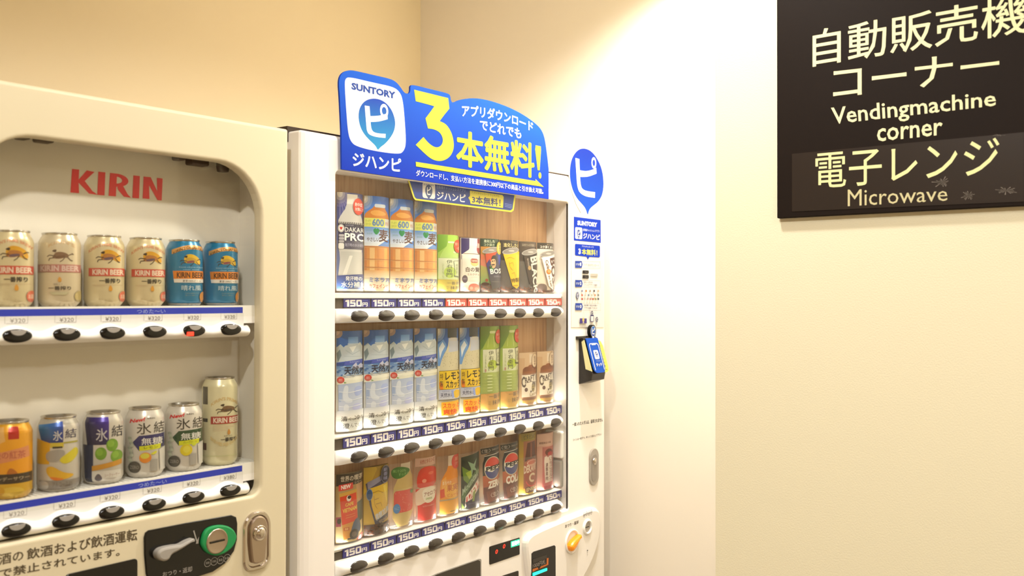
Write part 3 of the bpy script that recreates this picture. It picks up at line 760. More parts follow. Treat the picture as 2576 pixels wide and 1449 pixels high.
def soft_machine():
    t = SM; X0, X1, ZT = 1.304, 2.4545, 1.832
    b = MB(); b.box(X0+.010, X1-.004, 1.648, 2.34, .05, ZT-.022); b.box(X0+.05, X1-.05, 1.70, 2.28, 0, .05); b.build('cabinet', WHITE, t)
    b = MB(); b.box(X0-.003, X1-.02, 1.600, 1.70, ZT-.0215, ZT+.011); b.build('top_hinge_cover', mat('brown_black_steel', '35261a', .5), t)
    H = (1.3945, 2.2617, .893, 1.7575)
    b = MB(); L = frame_loops((X0, X1, .06, ZT), H, SF, SF+.052, .006, (.008, .008, .010, .010), .012, 6, .003, 2.8)
    b.loft(L, False, False, 0); b.box(X0+.006, X1-.006, SF+.052, SF+.0915, .07, .88); b.box(X0+.0065, H[0]-.012, SF+.05, SF+.0915, .88, ZT-.01); b.box(H[1]+.012, X1-.006, SF+.05, SF+.0915, .88, ZT-.01); b.box(H[0]-.012, H[1]+.012, SF+.05, SF+.0915, H[3]+.012, ZT-.01)
    c = crop(1180, 1000, 3.2263, SF); g = G(); q = lambda s_, tl, tr, bl, br, col='3a332e', bd=.02: g.text(s_, c(*tl), c(*tr), c(*bl), c(*br), col, bd)
    q('一度入れたメダルは、返却されません', (838, 205), (1085, 162), (838, 235), (1085, 195), '2e2823', .035)
    q('コインは一枚ずつ、ゆっくり投入して下さい', (842, 335), (1075, 288), (842, 355), (1075, 306), '4a423c', .015)
    g.bake(b, flat(SF), 1); b.build('door', [WHITE, INKP], t)
    b = MB(); b.box(X0+.0005, X0+.0035, SF+.055, SF+.0925, .06, ZT-.004); b.build('door_seal', DARK, t)
    b = MB(); b.box(H[1]-.0022, H[1]+.0004, SF+.0032, SF+.0075, H[2]+.002, H[3]-.002); b.build('window_gasket', DARK, t)
    # display compartment
    yb = 1.6375; x0, x1, z0, z1 = 1.386, 2.2675, .880, 1.768
    b = MB(); b.box(x0, x1, yb, yb+.006, z0, z1); b.build('display_back_panel', WOOD, t)
    b = MB(); b.box(x0-.004, x0, SF+.004, yb, z0, z1); b.box(x1, x1+.004, SF+.004, yb, z0, z1); b.box(x0, x1, SF+.004, yb, z1, z1+.004); b.box(x0, x1, SF+.004, yb, z0-.004, z0); b.build('compartment_liner', LINER, t)
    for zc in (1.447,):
        b = MB(); b.rbox(x0+.001, x0+.022, 1.571, 1.60, 1.640, 1.700, .006); b.build('side_bracket', WPL, t)  # white block added in place of the clear holder's bright reflection
    b = MB(); b.rbox(2.2515, 2.2665, 1.572, 1.630, 1.035, 1.112, .005); b.build('side_bracket', WPL, t)  # white bracket at the right-hand end
    b = MB(); b.rbox(2.2515, 2.2670, 1.575, 1.635, .955, 1.030, .004); b.build('side_box', GREY, t)
    shelf_z = (1.4985, 1.1915, .9505)
    tagz = ((1.4862, 1.4672), (1.1860, 1.1640), (.9468, .9275))
    btz = (1.4490, 1.1455, .9100)
    for r in range(3):
        sz = shelf_z[r]; zt, zb = tagz[r]
        b = MB(); b.box(x0+.001, x1-.001, 1.579, yb-.001, sz-.007, sz); b.rbox(x0+.002, x1-.018, 1.573, 1.583, zt+.0008, sz-.0002, .0012); b.build('shelf', WPL, t)
        # dark carrier with ten price tags in clear pockets
        b = MB(); b.box(x0+.002, x1-.030, 1.5785, 1.584, zb-.008, sz-.008); b.box(x1-.030, x1-.022, 1.577, 1.584, zb+.004, zt-.002); b.build('price_carrier', mat('dark_tag_carrier', '4a3f36', .4), t)
        for k in range(10):
            a = 1.4755+.0824*k; red = (r == 0 and k >= 4); w0, w1 = a-.0395, a+.0385
            c1 = 'd8453a' if red else '352f86'
            g = G(); yp = 1.5765
            g.rect(w0, zt, w1, zb, c1, 'e25a4c' if red else '3d3796')
            # bold figures drawn in full; the yen character small at the right
            for ch, a0, a1 in (('1', .004, .0165), ('5', .0185, .0345), ('0', .0365, .0530)):
                blocky(g, ch, w0+a0, zt-.0026, w0+a1, zb+.0017, 'f3ece8')
            g.t('円', w0+.0545, zt-.0085, w0+.0705, zb+.0016, 'f3ece8', .06)
            g.rect(w0+.055, zt-.0035, w0+.0715, zt-.0052, 'f0a49c' if red else '5b62c4')
            b = MB(); b.box(w0, w1, yp, yp+.0012, zb, zt, 0, lin(c1)); g.bake(b, flat(yp), 0)
            o = b.build('price_tag', INKT, t); o['label'] = 'red 150 yen tag' if red else 'purple 150 yen tag'
        zc = btz[r]; b = MB(); rail(b, x0+.0165, 2.2385, lambda x: zc+.0160, lambda x: zc-.0160, 1.5485, 1.582, 60); b.build('button_rail', WPL, t)
        for k in range(10):
            m = MB(); ridge_button(m, 1.4573+.08146*k, 1.5500, zc-.0005, .0262, .0124, .0068); m.build('selection_button', BTN, t)
        # the fill strip added to brighten each row follows after the machine
    for (za, zb) in ((1.466, 1.766), (1.163, 1.431), (.927, 1.128)):
        b = MB(); b.box(x0+.001, x1-.001, 1.5655, 1.5675, za, zb); b.build('glass_pane', GLASS, t)
    # stickers on the glass, half hidden behind the advert
    c = crop(820, 450, 3.8129, 1.5650); yS = 1.5650
    g = G(); P = [c(765, -40), c(838, 182), c(856, 205), c(1775, 320), c(1800, 302), c(1850, -40)]
    pl = smooth_poly(P[:1]+P[1:5]+P[5:], 0)
    g.poly(P, 'e8e24a'); g.poly([c(783, -40), c(850, 175), c(866, 190), c(1768, 303), c(1788, 288), c(1834, -40)], '2b4796', '2a46b0')
    a, e = c(925, 30), c(1046, 195); g.rr(a[0], a[1], e[0], e[1], .006, 'e9e6e2')
    a = c(985, 110); P2 = pin_shape(a[0], a[1]-.001, .0125, .0145, a[1]-.0235); g.poly(P2, '4a5b8c'); pi_mark(g, a[0]-.006, a[0]+.0075, a[1]+.0085, a[1]-.011, 'f3f1ee')
    q = lambda s_, tl, tr, bl, br, col, bd=.03: g.text(s_, c(*tl), c(*tr), c(*bl), c(*br), col, bd)
    q('SUNTORY', (935, 45), (1035, 57), (935, 60), (1035, 72), '7a88b8'); q('自販機キャッシュレスアプリ', (1060, 60), (1335, 98), (1060, 92), (1335, 128), '9fb0dc', .01)
    q('ジハンピ', (1062, 118), (1338, 150), (1062, 195), (1338, 228), 'f4f2ee', .04)
    P = [c(1378, 112), c(1690, 155), c(1702, 172), c(1696, 280), c(1385, 238), c(1378, 205), c(1362, 180), c(1378, 165)]; g.poly(P, 'e6dc50')
    q('アプリダウンロードでどれでも', (1392, 118), (1660, 155), (1392, 140), (1660, 178), '7d8238', .01); q('3本無料！', (1398, 160), (1672, 192), (1398, 232), (1672, 268), '34407a', .05)
    for k in range(3): a = c(1712, 235+14*k); e = c(1780, 252+14*k); g.line([a, e], .0012, '8ea0e0')
    b = MB(); P = [c(765, -40), c(838, 182), c(856, 205), c(1775, 320), c(1800, 302), c(1850, -40)]; b.prism(P, yS, yS+.0004, 0, lin('2b4796')); g.bake(b, flat(yS), 0)
    s_ = b.build('window_sticker', INKS, t); s_['label'] = 'blue sticker with yellow edge inside the window'
    # lock
    p = at(1492.5, 1174, SF); w, h = .0235, .0535
    b = MB(); b.loft([[(q_[0], y, q_[1]) for q_ in rr(p[0]-w+i, p[0]+w-i, p[1]-h+i, p[1]+h-i, (w-i)*.98, 9)] for i, y in ((0, SF+.001), (0, SF-.003), (.0015, SF-.0045))], False, True)
    lk = b.build('lock_plate', LGREY, t)
    b = MB(); b.loft([[(q_[0], y, q_[1]) for q_ in rr(p[0]-.016, p[0]+.013, p[1]-.042, p[1]+.036, .0135, 9)] for y in (SF-.004, SF-.0055)], False, True); b.build('lock_handle', mat('lock_handle_grey', '9a938b', .35, .5), lk)
    b = MB(); b.lathe([(.0105, 0), (.0102, -.003), (.008, -.0035), (.0075, -.0025), (.0068, -.0055), (.0004, -.0062)], (p[0]-.001, SF-.005, p[1]+.0165), 30, axis='y'); b.build('lock_cylinder', CHROME, lk)
    # money display
    c = crop(1180, 1250, 7.1556, SF)
    P = [c(362, 905), c(372, 893), c(895, 733), c(906, 738), c(906, 1025), c(896, 1037), c(378, 1218), c(362, 1210)]
    b = MB(); b.prism(P, SF-.0012, SF+.002, 0, bev=.0004); d = b.build('money_display', BLACK, t); d['label'] = 'black display with red zeros and a green lit word'
    yD = SF-.0014; RDG = mat('red_digit_led', '200000', .4, emit='ff2a18', es=5)
    for (x, y) in ((485, 985), (620, 888)):
        b = MB(); g = G(); g.text('0', c(x-12, y-34), c(x+28, y-44), c(x-24, y+42), c(x+16, y+32), 'ffffff', .0)
        g.bake(b, flat(yD), 0); b.build('red_digit', RDG, d)
    b = MB(); g = G(); g.text('販売中', c(760, 810), c(893, 768), c(760, 890), c(893, 850), 'ffffff', .05); g.bake(b, flat(yD), 0); b.build('green_word', LED_G, d)
    b = MB(); b.prism([c(745, 800), c(903, 752), c(903, 865), c(745, 912)], yD-.00005, yD+.0008); b.build('green_backlight', LED_D, d)
    # product window and its frame edge, low in the middle
    P = [c(-900, 1520), c(-600, 1375), c(170, 1108), c(205, 1112), c(215, 1140), c(215, 1800), c(-900, 1800)]
    b = MB(); b.prism(P, SF-.002, SF+.002, 0, bev=.001); o = b.build('touch_window', GREY, t)
    P = [c(-860, 1560), c(-590, 1395), c(148, 1135), c(185, 1150), c(190, 1180), c(190, 1790), c(-860, 1790)]
    b = MB(); b.prism(P, SF-.0026, SF, 0); b.build('dark_screen', mat('dark_screen', '3a352f', .2), o)
    P = [c(560, 1440), c(600, 1418), c(870, 1330), c(880, 1335), c(880, 1640), c(560, 1740)]
    b = MB(); b.prism(P, SF-.0022, SF+.002, 0); b.build('receipt_slot', DARK, t)
    # raised coin module
    P = [c(1050, 1640), c(1010, 1400), c(965, 1050), c(950, 850), c(965, 760), c(1010, 690), c(1090, 620), c(1300, 520), c(1640, 380), c(1900, 280), c(2130, 190), c(2210, 180), c(2270, 205), c(2300, 260), c(2320, 430), c(2312, 640), c(2270, 850), c(2190, 1090), c(2080, 1330), c(1900, 1640)]
    b = MB(); b.prism(smooth_poly(P, 1), SF-.014, SF+.002, 0, bev=.010)
    yC = SF-.014; c = crop(1180, 1250, 7.1556, yC); g = G(); K = '4a423b'
    q = lambda s_, tl, tr, bl, br, bd=.03: g.text(s_, c(*tl), c(*tr), c(*bl), c(*br), K, bd)
    q('おつり・返却', (1728, 498), (1968, 418), (1728, 562), (1968, 480), .04)
    for (x, y, s_) in ((2070, 325, '500'), (2112, 300, '100'), (2155, 290, '50'), (2196, 272, '10')):
        a = c(x, y); g.ring(a[0], a[1], .0042, .0068, .13, K); q(s_, (x-18, y-14), (x+18, y-24), (x-18, y+22), (x+18, y+12), .0)
    for k in range(3): a = c(2128, 965+38*k); g.ell(a[0], a[1], .0024-.0004*k, .0018, K if k == 0 else 'd8d2c8')
    g.bake(b, flat(yC), 1); b.build('coin_module', [WHITE, INKS], t)
    # coin slot: collar with recessed grey plate
    a = c(2125, 540); b = MB(); b.lathe([(.0235, .001), (.0225, -.003), (.0205, -.0035), (.0195, -.005), (.0175, -.0055), (.0165, -.004), (.0150, .0005)], (a[0], yC, a[1]), 40, axis='y'); rg = b.build('coin_slot_collar', WPL, t)
    b = MB(); b.lathe([(.0165, -.0008), (.0003, -.0008)], (a[0]-.001, yC, a[1]), 32, axis='y'); b.build('coin_slot_plate', LGREY, rg)
    b = MB(); b.box(a[0]-.0135, a[0]+.008, yC-.0016, yC-.0005, a[1]-.0011, a[1]+.0011); b.build('coin_slit', BLACK, rg)
    # return knob
    a = c(1850, 800); b = MB(); b.lathe([(.0345, .002), (.0335, -.004), (.031, -.0048), (.0285, -.0035), (.027, .0005), (.0003, .001)], (a[0], yC, a[1]), 48, axis='y'); kb = b.build('return_knob_dish', WPL, t)
    b = MB(); R = radians(27); ux, uz = cos(R), sin(R)
    P = [(a[0]+ux*p_-uz*q_, a[1]+uz*p_+ux*q_) for p_, q_ in ((-.028, -.012), (-.012, -.0135), (.014, -.006), (.030, -.001), (.030, .004), (.012, .0075), (-.010, .0105), (-.026, .0085), (-.030, 0))]
    b.prism(smooth_poly(P, 1), yC-.020, yC-.001, 0, bev=.007); b.build('return_knob', ORANGE, kb)
    # banknote inlet
    P = [c(1120, 1700), c(1122, 1020), c(1160, 985), c(1530, 870), c(1552, 890), c(1555, 1620)]
    b = MB(); b.prism(P, yC-.001, yC+.002, 0); o = b.build('banknote_inlet', BLACK, t)
    b = MB(); g = G(); y2 = yC-.0012; c = crop(1180, 1250, 7.1556, y2)
    g.poly([c(1395, 1105), c(1430, 1095), c(1425, 1220), c(1390, 1240), c(1140, 1350), c(1140, 1300), c(1230, 1268), c(1255, 1310), c(1290, 1250), c(1395, 1210)], 'd0702a')
    g.poly([c(1145, 1120), c(1395, 1040), c(1395, 1105), c(1145, 1190)], '3a342e')
    g.text('1000円札', c(1142, 1200), c(1375, 1120), c(1142, 1285), c(1375, 1205), '9a8f84', .02); g.bake(b, flat(y2), 0); b.build('inlet_lettering', INKS, o)
    b = MB(); b.prism([c(1145, 1370), c(1395, 1280), c(1395, 1325), c(1145, 1425)], y2-.002, y2); b.build('green_inlet_light', mat('inlet_led', '004030', .3, emit='20f0b0', es=2.2), o)
    b = MB(); b.box(1.45, 2.10, SF-.002, SF+.003, .25, .48); b.build('pickup_flap', DARK, t)
soft_machine()
# unseen fill strips along the shelves, added to brighten the display rows
for k, (z, e) in enumerate(((1.5005, .5), (1.1935, .5), (.9525, .5))):
    o = lamp('shelf_fill_strip', 'AREA', (1.83, 1.592, z+.0035), e, (1, .93, .82), (1.83, 1.600, z+1), .86, .004)

# ------------------------------------------------------------------ advert board on the front
def advert():
    Y = 1.5455; c = crop(820, 150, 3.5347, Y)
    P = [(140, 975), (136, 640)]+smooth_open([(136, 640), (122, 330), (112, 210), (122, 150), (150, 112), (200, 94), (255, 98), (400, 132), (560, 168), (612, 190), (652, 230), (692, 290), (715, 304), (742, 300), (750, 270), (748, 236), (768, 222), (925, 262), (1080, 299), (1104, 316), (1112, 374), (1132, 384), (1195, 354), (1320, 340), (1450, 362), (1600, 412), (1740, 480), (1855, 560), (1915, 620), (1944, 695), (1964, 830), (1980, 980)], 2)+[(1980, 980), (1980, 1240)]
    P = [c(*p) for p in P]
    b = MB(); b.prism(P, Y, Y+.004, 0, lin('2a52d8'))
    g = G(); zs = [p[1] for p in P]; g.poly(P, '0640de', '0e6ef4')
    # white app badge
    sq = smooth_poly([c(x, y) for x, y in ((165, 215), (172, 170), (205, 153), (420, 205), (590, 240), (650, 280), (682, 350), (700, 540), (712, 750), (690, 815), (650, 842), (440, 815), (270, 772), (220, 730), (195, 650), (178, 430))], 2)
    g.poly(sq, 'f4f1ec')
    q = lambda s_, tl, tr, bl, br, col, bd=.045, arc=None: g.text(s_, c(*tl), c(*tr), c(*bl), c(*br), col, bd, arc)
    q('SUNTORY', (225, 202), (618, 288), (225, 265), (618, 352), '2f55b4', .05)
    pin = smooth_poly([c(x, y) for x, y in ((285, 500), (300, 420), (350, 360), (430, 342), (510, 365), (575, 430), (612, 520), (615, 600), (590, 670), (530, 745), (480, 780), (460, 808), (440, 765), (390, 720), (335, 660), (300, 590))], 2)
    g.poly(pin, '3ab4f0', '2452d0')
    bar = [c(x, y) for x, y in [(343, 408), (386, 415), (393, 502)]+smooth_open([(393, 502), (470, 500), (545, 478)])+smooth_open([(548, 530), (470, 552), (396, 555)])+smooth_open([(396, 560), (402, 615), (420, 644), (465, 657), (530, 660)])+smooth_open([(528, 697), (450, 690), (385, 670), (362, 635), (357, 580)])]
    g.poly(bar, 'f6f3ee'); a = c(516, 456); g.ring(a[0], a[1], .0128, .0155, .45, 'f6f3ee')
    q('ジハンピ', (235, 822), (668, 880), (235, 945), (668, 1003), 'f6f3ee', .05)
    three = [c(x, y) for x, y in ((782, 267), (935, 305), (1085, 342), (1096, 436), (1050, 492), (1010, 547), *smooth_open([(1010, 547), (1066, 572), (1112, 640), (1134, 720), (1136, 790), (1112, 850), (1068, 890), (1005, 906), (935, 886), (865, 826), (796, 758)]), *smooth_open([(865, 688), (915, 748), (975, 785), (1024, 768), (1042, 714), (1018, 652), (965, 620), (905, 612)]), (883, 522), (922, 470), (962, 415), (880, 392), (796, 370))]
    g.poly(three, 'eaf052')
    q('アプリダウンロード', (1207, 362), (1840, 522), (1207, 470), (1840, 610), 'f6f3ee', .045, -.0105)
    q('でどれでも', (1366, 528), (1735, 612), (1366, 622), (1735, 706), 'f6f3ee', .045)
    q('本無料', (1155, 618), (1852, 745), (1155, 940), (1852, 1058), 'eaf052', .05)
    g.poly([c(1862, 762), c(1908, 772), c(1910, 800), c(1898, 985), c(1880, 982), c(1858, 800)], 'eaf052'); a = c(1900, 1030); g.ell(a[0], a[1], .0065, .0085, 'eaf052')
    g.poly([c(x, y) for x, y in ((795, 908), (1300, 988), (1862, 1080), (1860, 1062), (1934, 1132), (1300, 1032), (798, 950))], 'eaf052')
    q('ダウンロードし、支払い方法を連携後に300円以下の商品と引き換え可能。', (798, 978), (1930, 1150), (798, 1035), (1930, 1196), 'f6f3ee', .028)
    g.bake(b, flat(Y), 0)
    tag(b.build('advert_board', INKB), 'blue cut-out advert board with a big yellow 3 on the white machine', 'advertising board')
advert()

# ------------------------------------------------------------------ pin-headed guide panel on the right-hand frame
def guide():
    Y = 1.5542; c = crop(1400, 360, 2.4125, Y); d = crop(1420, 530, 5.369, Y)
    A = [c(x, y) for x, y in ((90, 1118), (90, 430), (150, 425), (120, 370), (85, 270), (74, 180), (84, 95), (115, 45), (150, 26), (200, 32), (245, 75), (280, 150), (292, 240), (285, 320), (262, 370), (288, 400), (288, 1118))]
    b = MB(); b.prism(A, Y, SF-.0005, 0, lin('f1ece4'))
    g = G()
    pin = smooth_poly([c(x, y) for x, y in ((78, 180), (88, 100), (118, 50), (152, 30), (198, 38), (240, 80), (276, 155), (287, 240), (280, 310), (255, 355), (215, 385), (197, 405), (189, 442), (178, 400), (160, 375), (118, 330), (88, 260))], 2)
    g.poly(pin, '1460e8', '0636b8')
    g.poly([c(x, y) for x, y in [(114, 90), (138, 97), (140, 165)]+smooth_open([(140, 165), (180, 172), (225, 160), (240, 150)])+smooth_open([(242, 185), (190, 205), (142, 205)])+smooth_open([(142, 208), (146, 258), (158, 282), (190, 293), (233, 298)])+smooth_open([(232, 332), (175, 324), (138, 300), (126, 262), (123, 230)])], 'f6f3ee')
    a = c(226, 120); g.ring(a[0], a[1], .0125, .0165, .42, 'f6f3ee')
    q = lambda s_, tl, tr, bl, br, col, bd=.03: g.text(s_, d(*tl), d(*tr), d(*bl), d(*br), col, bd)
    g.poly([d(125, 80), d(488, 126), d(490, 435), d(125, 402)], '0440d2')
    q('SUNTORY', (173, 132), (440, 162), (173, 195), (440, 222), 'f4f1ec', .05)
    a, e = d(143, 222), d(237, 385); g.rr(a[0], a[1], e[0], e[1], .0045, 'f4f1ec')
    a = d(190, 305); g.poly(pin_shape(a[0], a[1], .0092, .0105, a[1]-.018), '4a5ca8'); pi_mark(g, a[0]-.0045, a[0]+.0065, a[1]+.0065, a[1]-.008, 'f4f1ec')
    q('自販機キャッシュレスアプリ', (248, 240), (470, 262), (248, 274), (470, 296), 'dfe6f6', .02); q('ジハンピ', (250, 300), (474, 325), (250, 375), (474, 398), 'f4f1ec', .045)
    g.poly([d(140, 455), d(150, 447), d(468, 473), d(477, 485), d(477, 620), d(465, 632), d(332, 625), d(314, 662), d(296, 622), d(150, 605), d(140, 595)], '0440d2')
    q('アプリダウンロードで', (232, 468), (390, 482), (232, 492), (390, 508), 'dfe6f6', .02); q('3', (186, 510), (216, 513), (186, 586), (216, 590), 'f4f1ec', .05); q('本無料！', (230, 512), (440, 530), (230, 594), (440, 612), 'eef06a', .05)
    for y, n, l1, l2 in ((677, '1', 'アプリをダウンロード', None), (935, '2', '支払い方法を', 'ジハンピアプリで選択'), (1247, '3', '自販機で商品を選び', 'アプリを開いてタッチ')):
        g.line([d(140, y+4), d(480, y+10)], .0007, 'b9b0b8'); g.line([d(140, y+95), d(480, y+100)], .0007, 'b9b0b8'); g.line([d(480, y+10), d(480, y+100)], .0007, 'b9b0b8')
        g.poly([d(140, y), d(228, y+2), d(241, y+48), d(228, y+94), d(140, y+95)], '3a55b8')
        q('STEP', (147, y+34), (202, y+36), (147, y+62), (202, y+64), 'c9cfe2', .03); q(n, (204, y+24), (222, y+25), (204, y+68), (222, y+69), 'f0eeea', .05)
        if l2: q(l1, (256, y+18), (256+20*len(l1), y+22), (256, y+42), (256+20*len(l1), y+46), '6a5f78', .01); q(l2, (256, y+54), (436, y+58), (256, y+80), (436, y+84), '6a5f78', .01)
        else: q(l1, (256, y+36), (462, y+44), (256, y+70), (462, y+78), '8a8078', .0)
    for y in (805, 870):
        a, e = d(237, y), d(320, y+46); g.rr(a[0], a[1], e[0], e[1], .0022, '2c2622'); q('App', (262, y+14), (310, y+16), (262, y+34), (310, y+36), '8f8880', .01)
    a, e = d(345, 850), d(442, 888); g.rr(a[0], a[1], e[0], e[1], .001, 'ded6c8'); q('ジハンピ', (355, 858), (436, 862), (355, 878), (436, 882), 'bfb6a8')
    a = d(168, 1140); g.poly(pin_shape(a[0], a[1], .0078, .0092, a[1]-.016), '8d8fae'); pi_mark(g, a[0]-.0028, a[0]+.0038, a[1]+.006, a[1]-.007, 'f1ece4')
    pal = ['8f8fb0', 'd98a4a', 'b9a38a', '5a5258', 'e0c0a0', 'd8705a', 'e0d4c8', '8a94a8', 'cfd0c0', 'e0a070', '8a8a84', 'c8584a', 'd8cfc0', 'c9a8a0', 'd08a80', 'c86a4a', 'a8a060', '6a6a6a']
    k = 0
    for yy, n in ((1083, 5), (1140, 6), (1192, 7)):
        for j in range(n):
            x = 228+(446-228)*j/(n-1); a, e = d(x-10, yy-13), d(x+10, yy+15); g.rr(a[0], a[1], e[0], e[1], .0012, pal[k]); k += 1
    # little how-to drawings
    f = crop(1420, 750, 6.9, Y)
    g.poly([f(252, 350), f(370, 352), f(370, 436), f(252, 438)], '5a4c9a'); a = f(311, 378); g.ell(a[0], a[1], .0052, .0056, 'f0dc80'); g.poly([f(296, 436), f(311, 392), f(328, 436)], 'e8d8c4')
    g.line([f(314, 232), f(300, 290), f(302, 335), f(326, 335), f(326, 290), f(314, 232)], .0006, 'd8cdbc'); g.line([f(290, 440), f(297, 505)], .0006, 'c9c0c8'); g.line([f(332, 440), f(326, 505)], .0006, 'c9c0c8')
    a, e = f(434, 290), f(490, 410); g.rr(a[0], a[1], e[0], f(434, 412)[1], .002, '4a4080'); a, e = f(442, 312), f(482, 400); g.rr(a[0], a[1], e[0], e[1], .001, 'f1ece4')
    for (x, y, s_) in ((462, 258, .004), (545, 365, .0042)):
        a = f(x, y); g.poly(pin_shape(a[0], a[1], s_*1.4, s_*1.6, a[1]-s_*2.6), '5a5a7a'); pi_mark(g, a[0]-s_*.7, a[0]+s_, a[1]+s_, a[1]-s_, 'f1ece4')
    for x in (505, 515, 398, 408): g.line([f(x, 245 if x > 500 else 318), f(x+4, 280 if x > 500 else 375)], .0006, 'c9c0b4')
    g.line([f(440, 412), f(440, 465)], .0006, 'c9c0c8'); g.line([f(486, 412), f(480, 465)], .0006, 'c9c0c8')
    g.bake(b, flat(Y), 0)
    tag(b.build('guide_panel', INKB), 'narrow white guide panel with a blue pin-shaped head on the machine frame', 'guide panel')
guide()

# ------------------------------------------------------------------ tap-to-pay reader hanging on the right-hand frame
def reader():
    x0, x1 = 2.3135, 2.3790; zt, zb = 1.3725, 1.2760
    t = thing('payment_reader', 'black phone payment reader with a blue tilted face below the guide panel', 'payment reader', (2.346, 1.548, 1.23))
    yt, ybm = 1.537, 1.5075   # face depth at top and bottom
    def fy(z, o=0): return yt+(ybm-yt)*(zt-z)/(zt-zb)-o
    # housing: side profile in (y, z) swept across
    Pf = [(SF-.0002, zt+.002), (yt+.004, zt+.002), (fy(zb-.004)+.004, zb-.004), (1.514, zb-.022), (SF-.0002, zb-.034)]
    b = MB(); L = []
    for x, s in ((x0-.002, .97), (x0, 1.0), (x1, 1.0), (x1+.002, .97)):
        cy = 1.53; cz = 1.32; L.append([(x, p[0] if abs(p[0]-SF) < 1e-3 else cy+(p[0]-cy)*s, cz+(p[1]-cz)*s) for p in Pf])
    b.loft(L, True, True); b.box(x0-.018, x0+.03, 1.5470, SF-.0002, zt-.003, zt+.006); b.build('housing', mat('reader_black', '1d1712', .35), t)
    # phone-shaped blue face
    N = Vector((0, -(zt-zb), -(yt-ybm))).normalized(); U = Vector((0, (ybm-yt), (zb-zt))).normalized()
    o0 = Vector((0, yt, zt)); Ln = sqrt((zt-zb)**2+(yt-ybm)**2)
    pt = lambda x, s, h=0: (x, o0.y+U.y*s+N.y*h, o0.z+U.z*s+N.z*h)
    Wd = x1-x0; fx = lambda f: x0+Wd*f
    out = [(fx(p[0]), p[1]*Ln) for p in rr(.02, .98, 0.0, 1.0, .05, 4)]
    out = [(x0+.002, 0), (x1-.002, 0)]+[(x1-.002-.016*(1-cos(radians(a))), Ln-.016+.016*sin(radians(a))) for a in range(0, 91, 15)]+[(x0+.002+.016*(1-cos(radians(a))), Ln-.016+.016*sin(radians(a))) for a in range(90, -1, -15)]
    b = MB(); b.loft([[pt(x, s, h) for x, s in out] for h in (.0, .003)], True, True, 0, lin('1a5fd8'))
    g = G(); fr = 'f0eeea'
    fq = lambda u, v: (x0+Wd*u, Ln*v)
    g.line([fq(.16, .92), fq(.16, .20), fq(.22, .15), fq(.78, .15), fq(.86, .20), fq(.86, .92)], .0024, fr); g.rect(*fq(.34, .15), *fq(.66, .19), fr)
    a, e = fq(.34, .34), fq(.70, .60); g.rr(a[0], a[1], e[0], e[1], .004, fr); P = pin_shape(fq(.52, 0)[0], -Ln*.45, .0068, .0068, -Ln*.57); g.poly([(x, -y) for x, y in P], '4a5ca8'); g.t('ピ', *fq(.46, .40), *fq(.60, .51), fr, .04)
    g.t('アプリで', *fq(.38, .63), *fq(.70, .68), 'cfe0f4', .02); g.t('タッチ', *fq(.30, .71), *fq(.76, .81), fr, .04)
    g.bake(b, lambda u, v, k: pt(u, v, .0032+.0001*k), 0); b.build('phone_face', INKB, t)
    # round pin badge on top
    b = MB(); bx, bz = 2.3580, zt+.0195; by = 1.5375
    b.prism([(bx+.016*cos(radians(a)), bz+.0185*sin(radians(a))) for a in range(-40, 221, 10)]+[(bx-.008, zt-.004), (bx+.008, zt-.004)], by, by+.010, 0, lin('171210'))
    g = G(); g.poly(ell(bx, bz, .0132, .0155, 30), 'dfe4f0'); g.poly(ell(bx, bz, .0120, .0142, 30), '3a4cb0', '3a86e0'); pi_mark(g, bx-.006, bx+.0085, bz+.0095, bz-.009, 'f6f3ee')
    g.poly([(bx-.006, bz-.014), (bx+.006, bz-.014), (bx+.004, zt-.003), (bx-.004, zt-.003)], 'dfe4f0'); g.bake(b, flat(by), 0); b.build('pin_badge', INKB, t)
    # yellow card wings left and right of the face
    b = MB(); L = []
    P = [(x1-.002, .012), (x1+.014, .010), (x1+.025, .015), (x1+.031, .028), (x1+.031, Ln*.90), (x1+.027, Ln*1.02), (x1+.016, Ln*1.06), (x1-.002, Ln*1.05)]
    b.loft([[pt(x, s, h) for x, s in P] for h in (-.010, -.0088)], True, True, 0, lin('f1ea58'))
    g = G()
    for k, ch in enumerate('←ここにかざす→'):
        g.t(ch, x1+.011, Ln*(.24+.10*k), x1+.021, Ln*(.24+.10*k)+.007, '5a5418', .02)
    g.bake(b, lambda u, v, k: pt(u, v, -.0086), 0); o = b.build('yellow_wing', INKS, t); o['label'] = 'yellow card wing with dark lettering'
    b = MB(); P = [(-.004, Ln*.14, -.013), (-.004, Ln*.04, -.001), (-.004, Ln*.96, -.001), (-.004, Ln*.97, -.024)]
    b.loft([[pt(x0+xx+dx, s, h) for xx, s, h in P] for dx in (0, .0012)], True, True); o = b.build('side_wing', mat('olive_cream_card', 'd9d29a', .5), t)
reader()
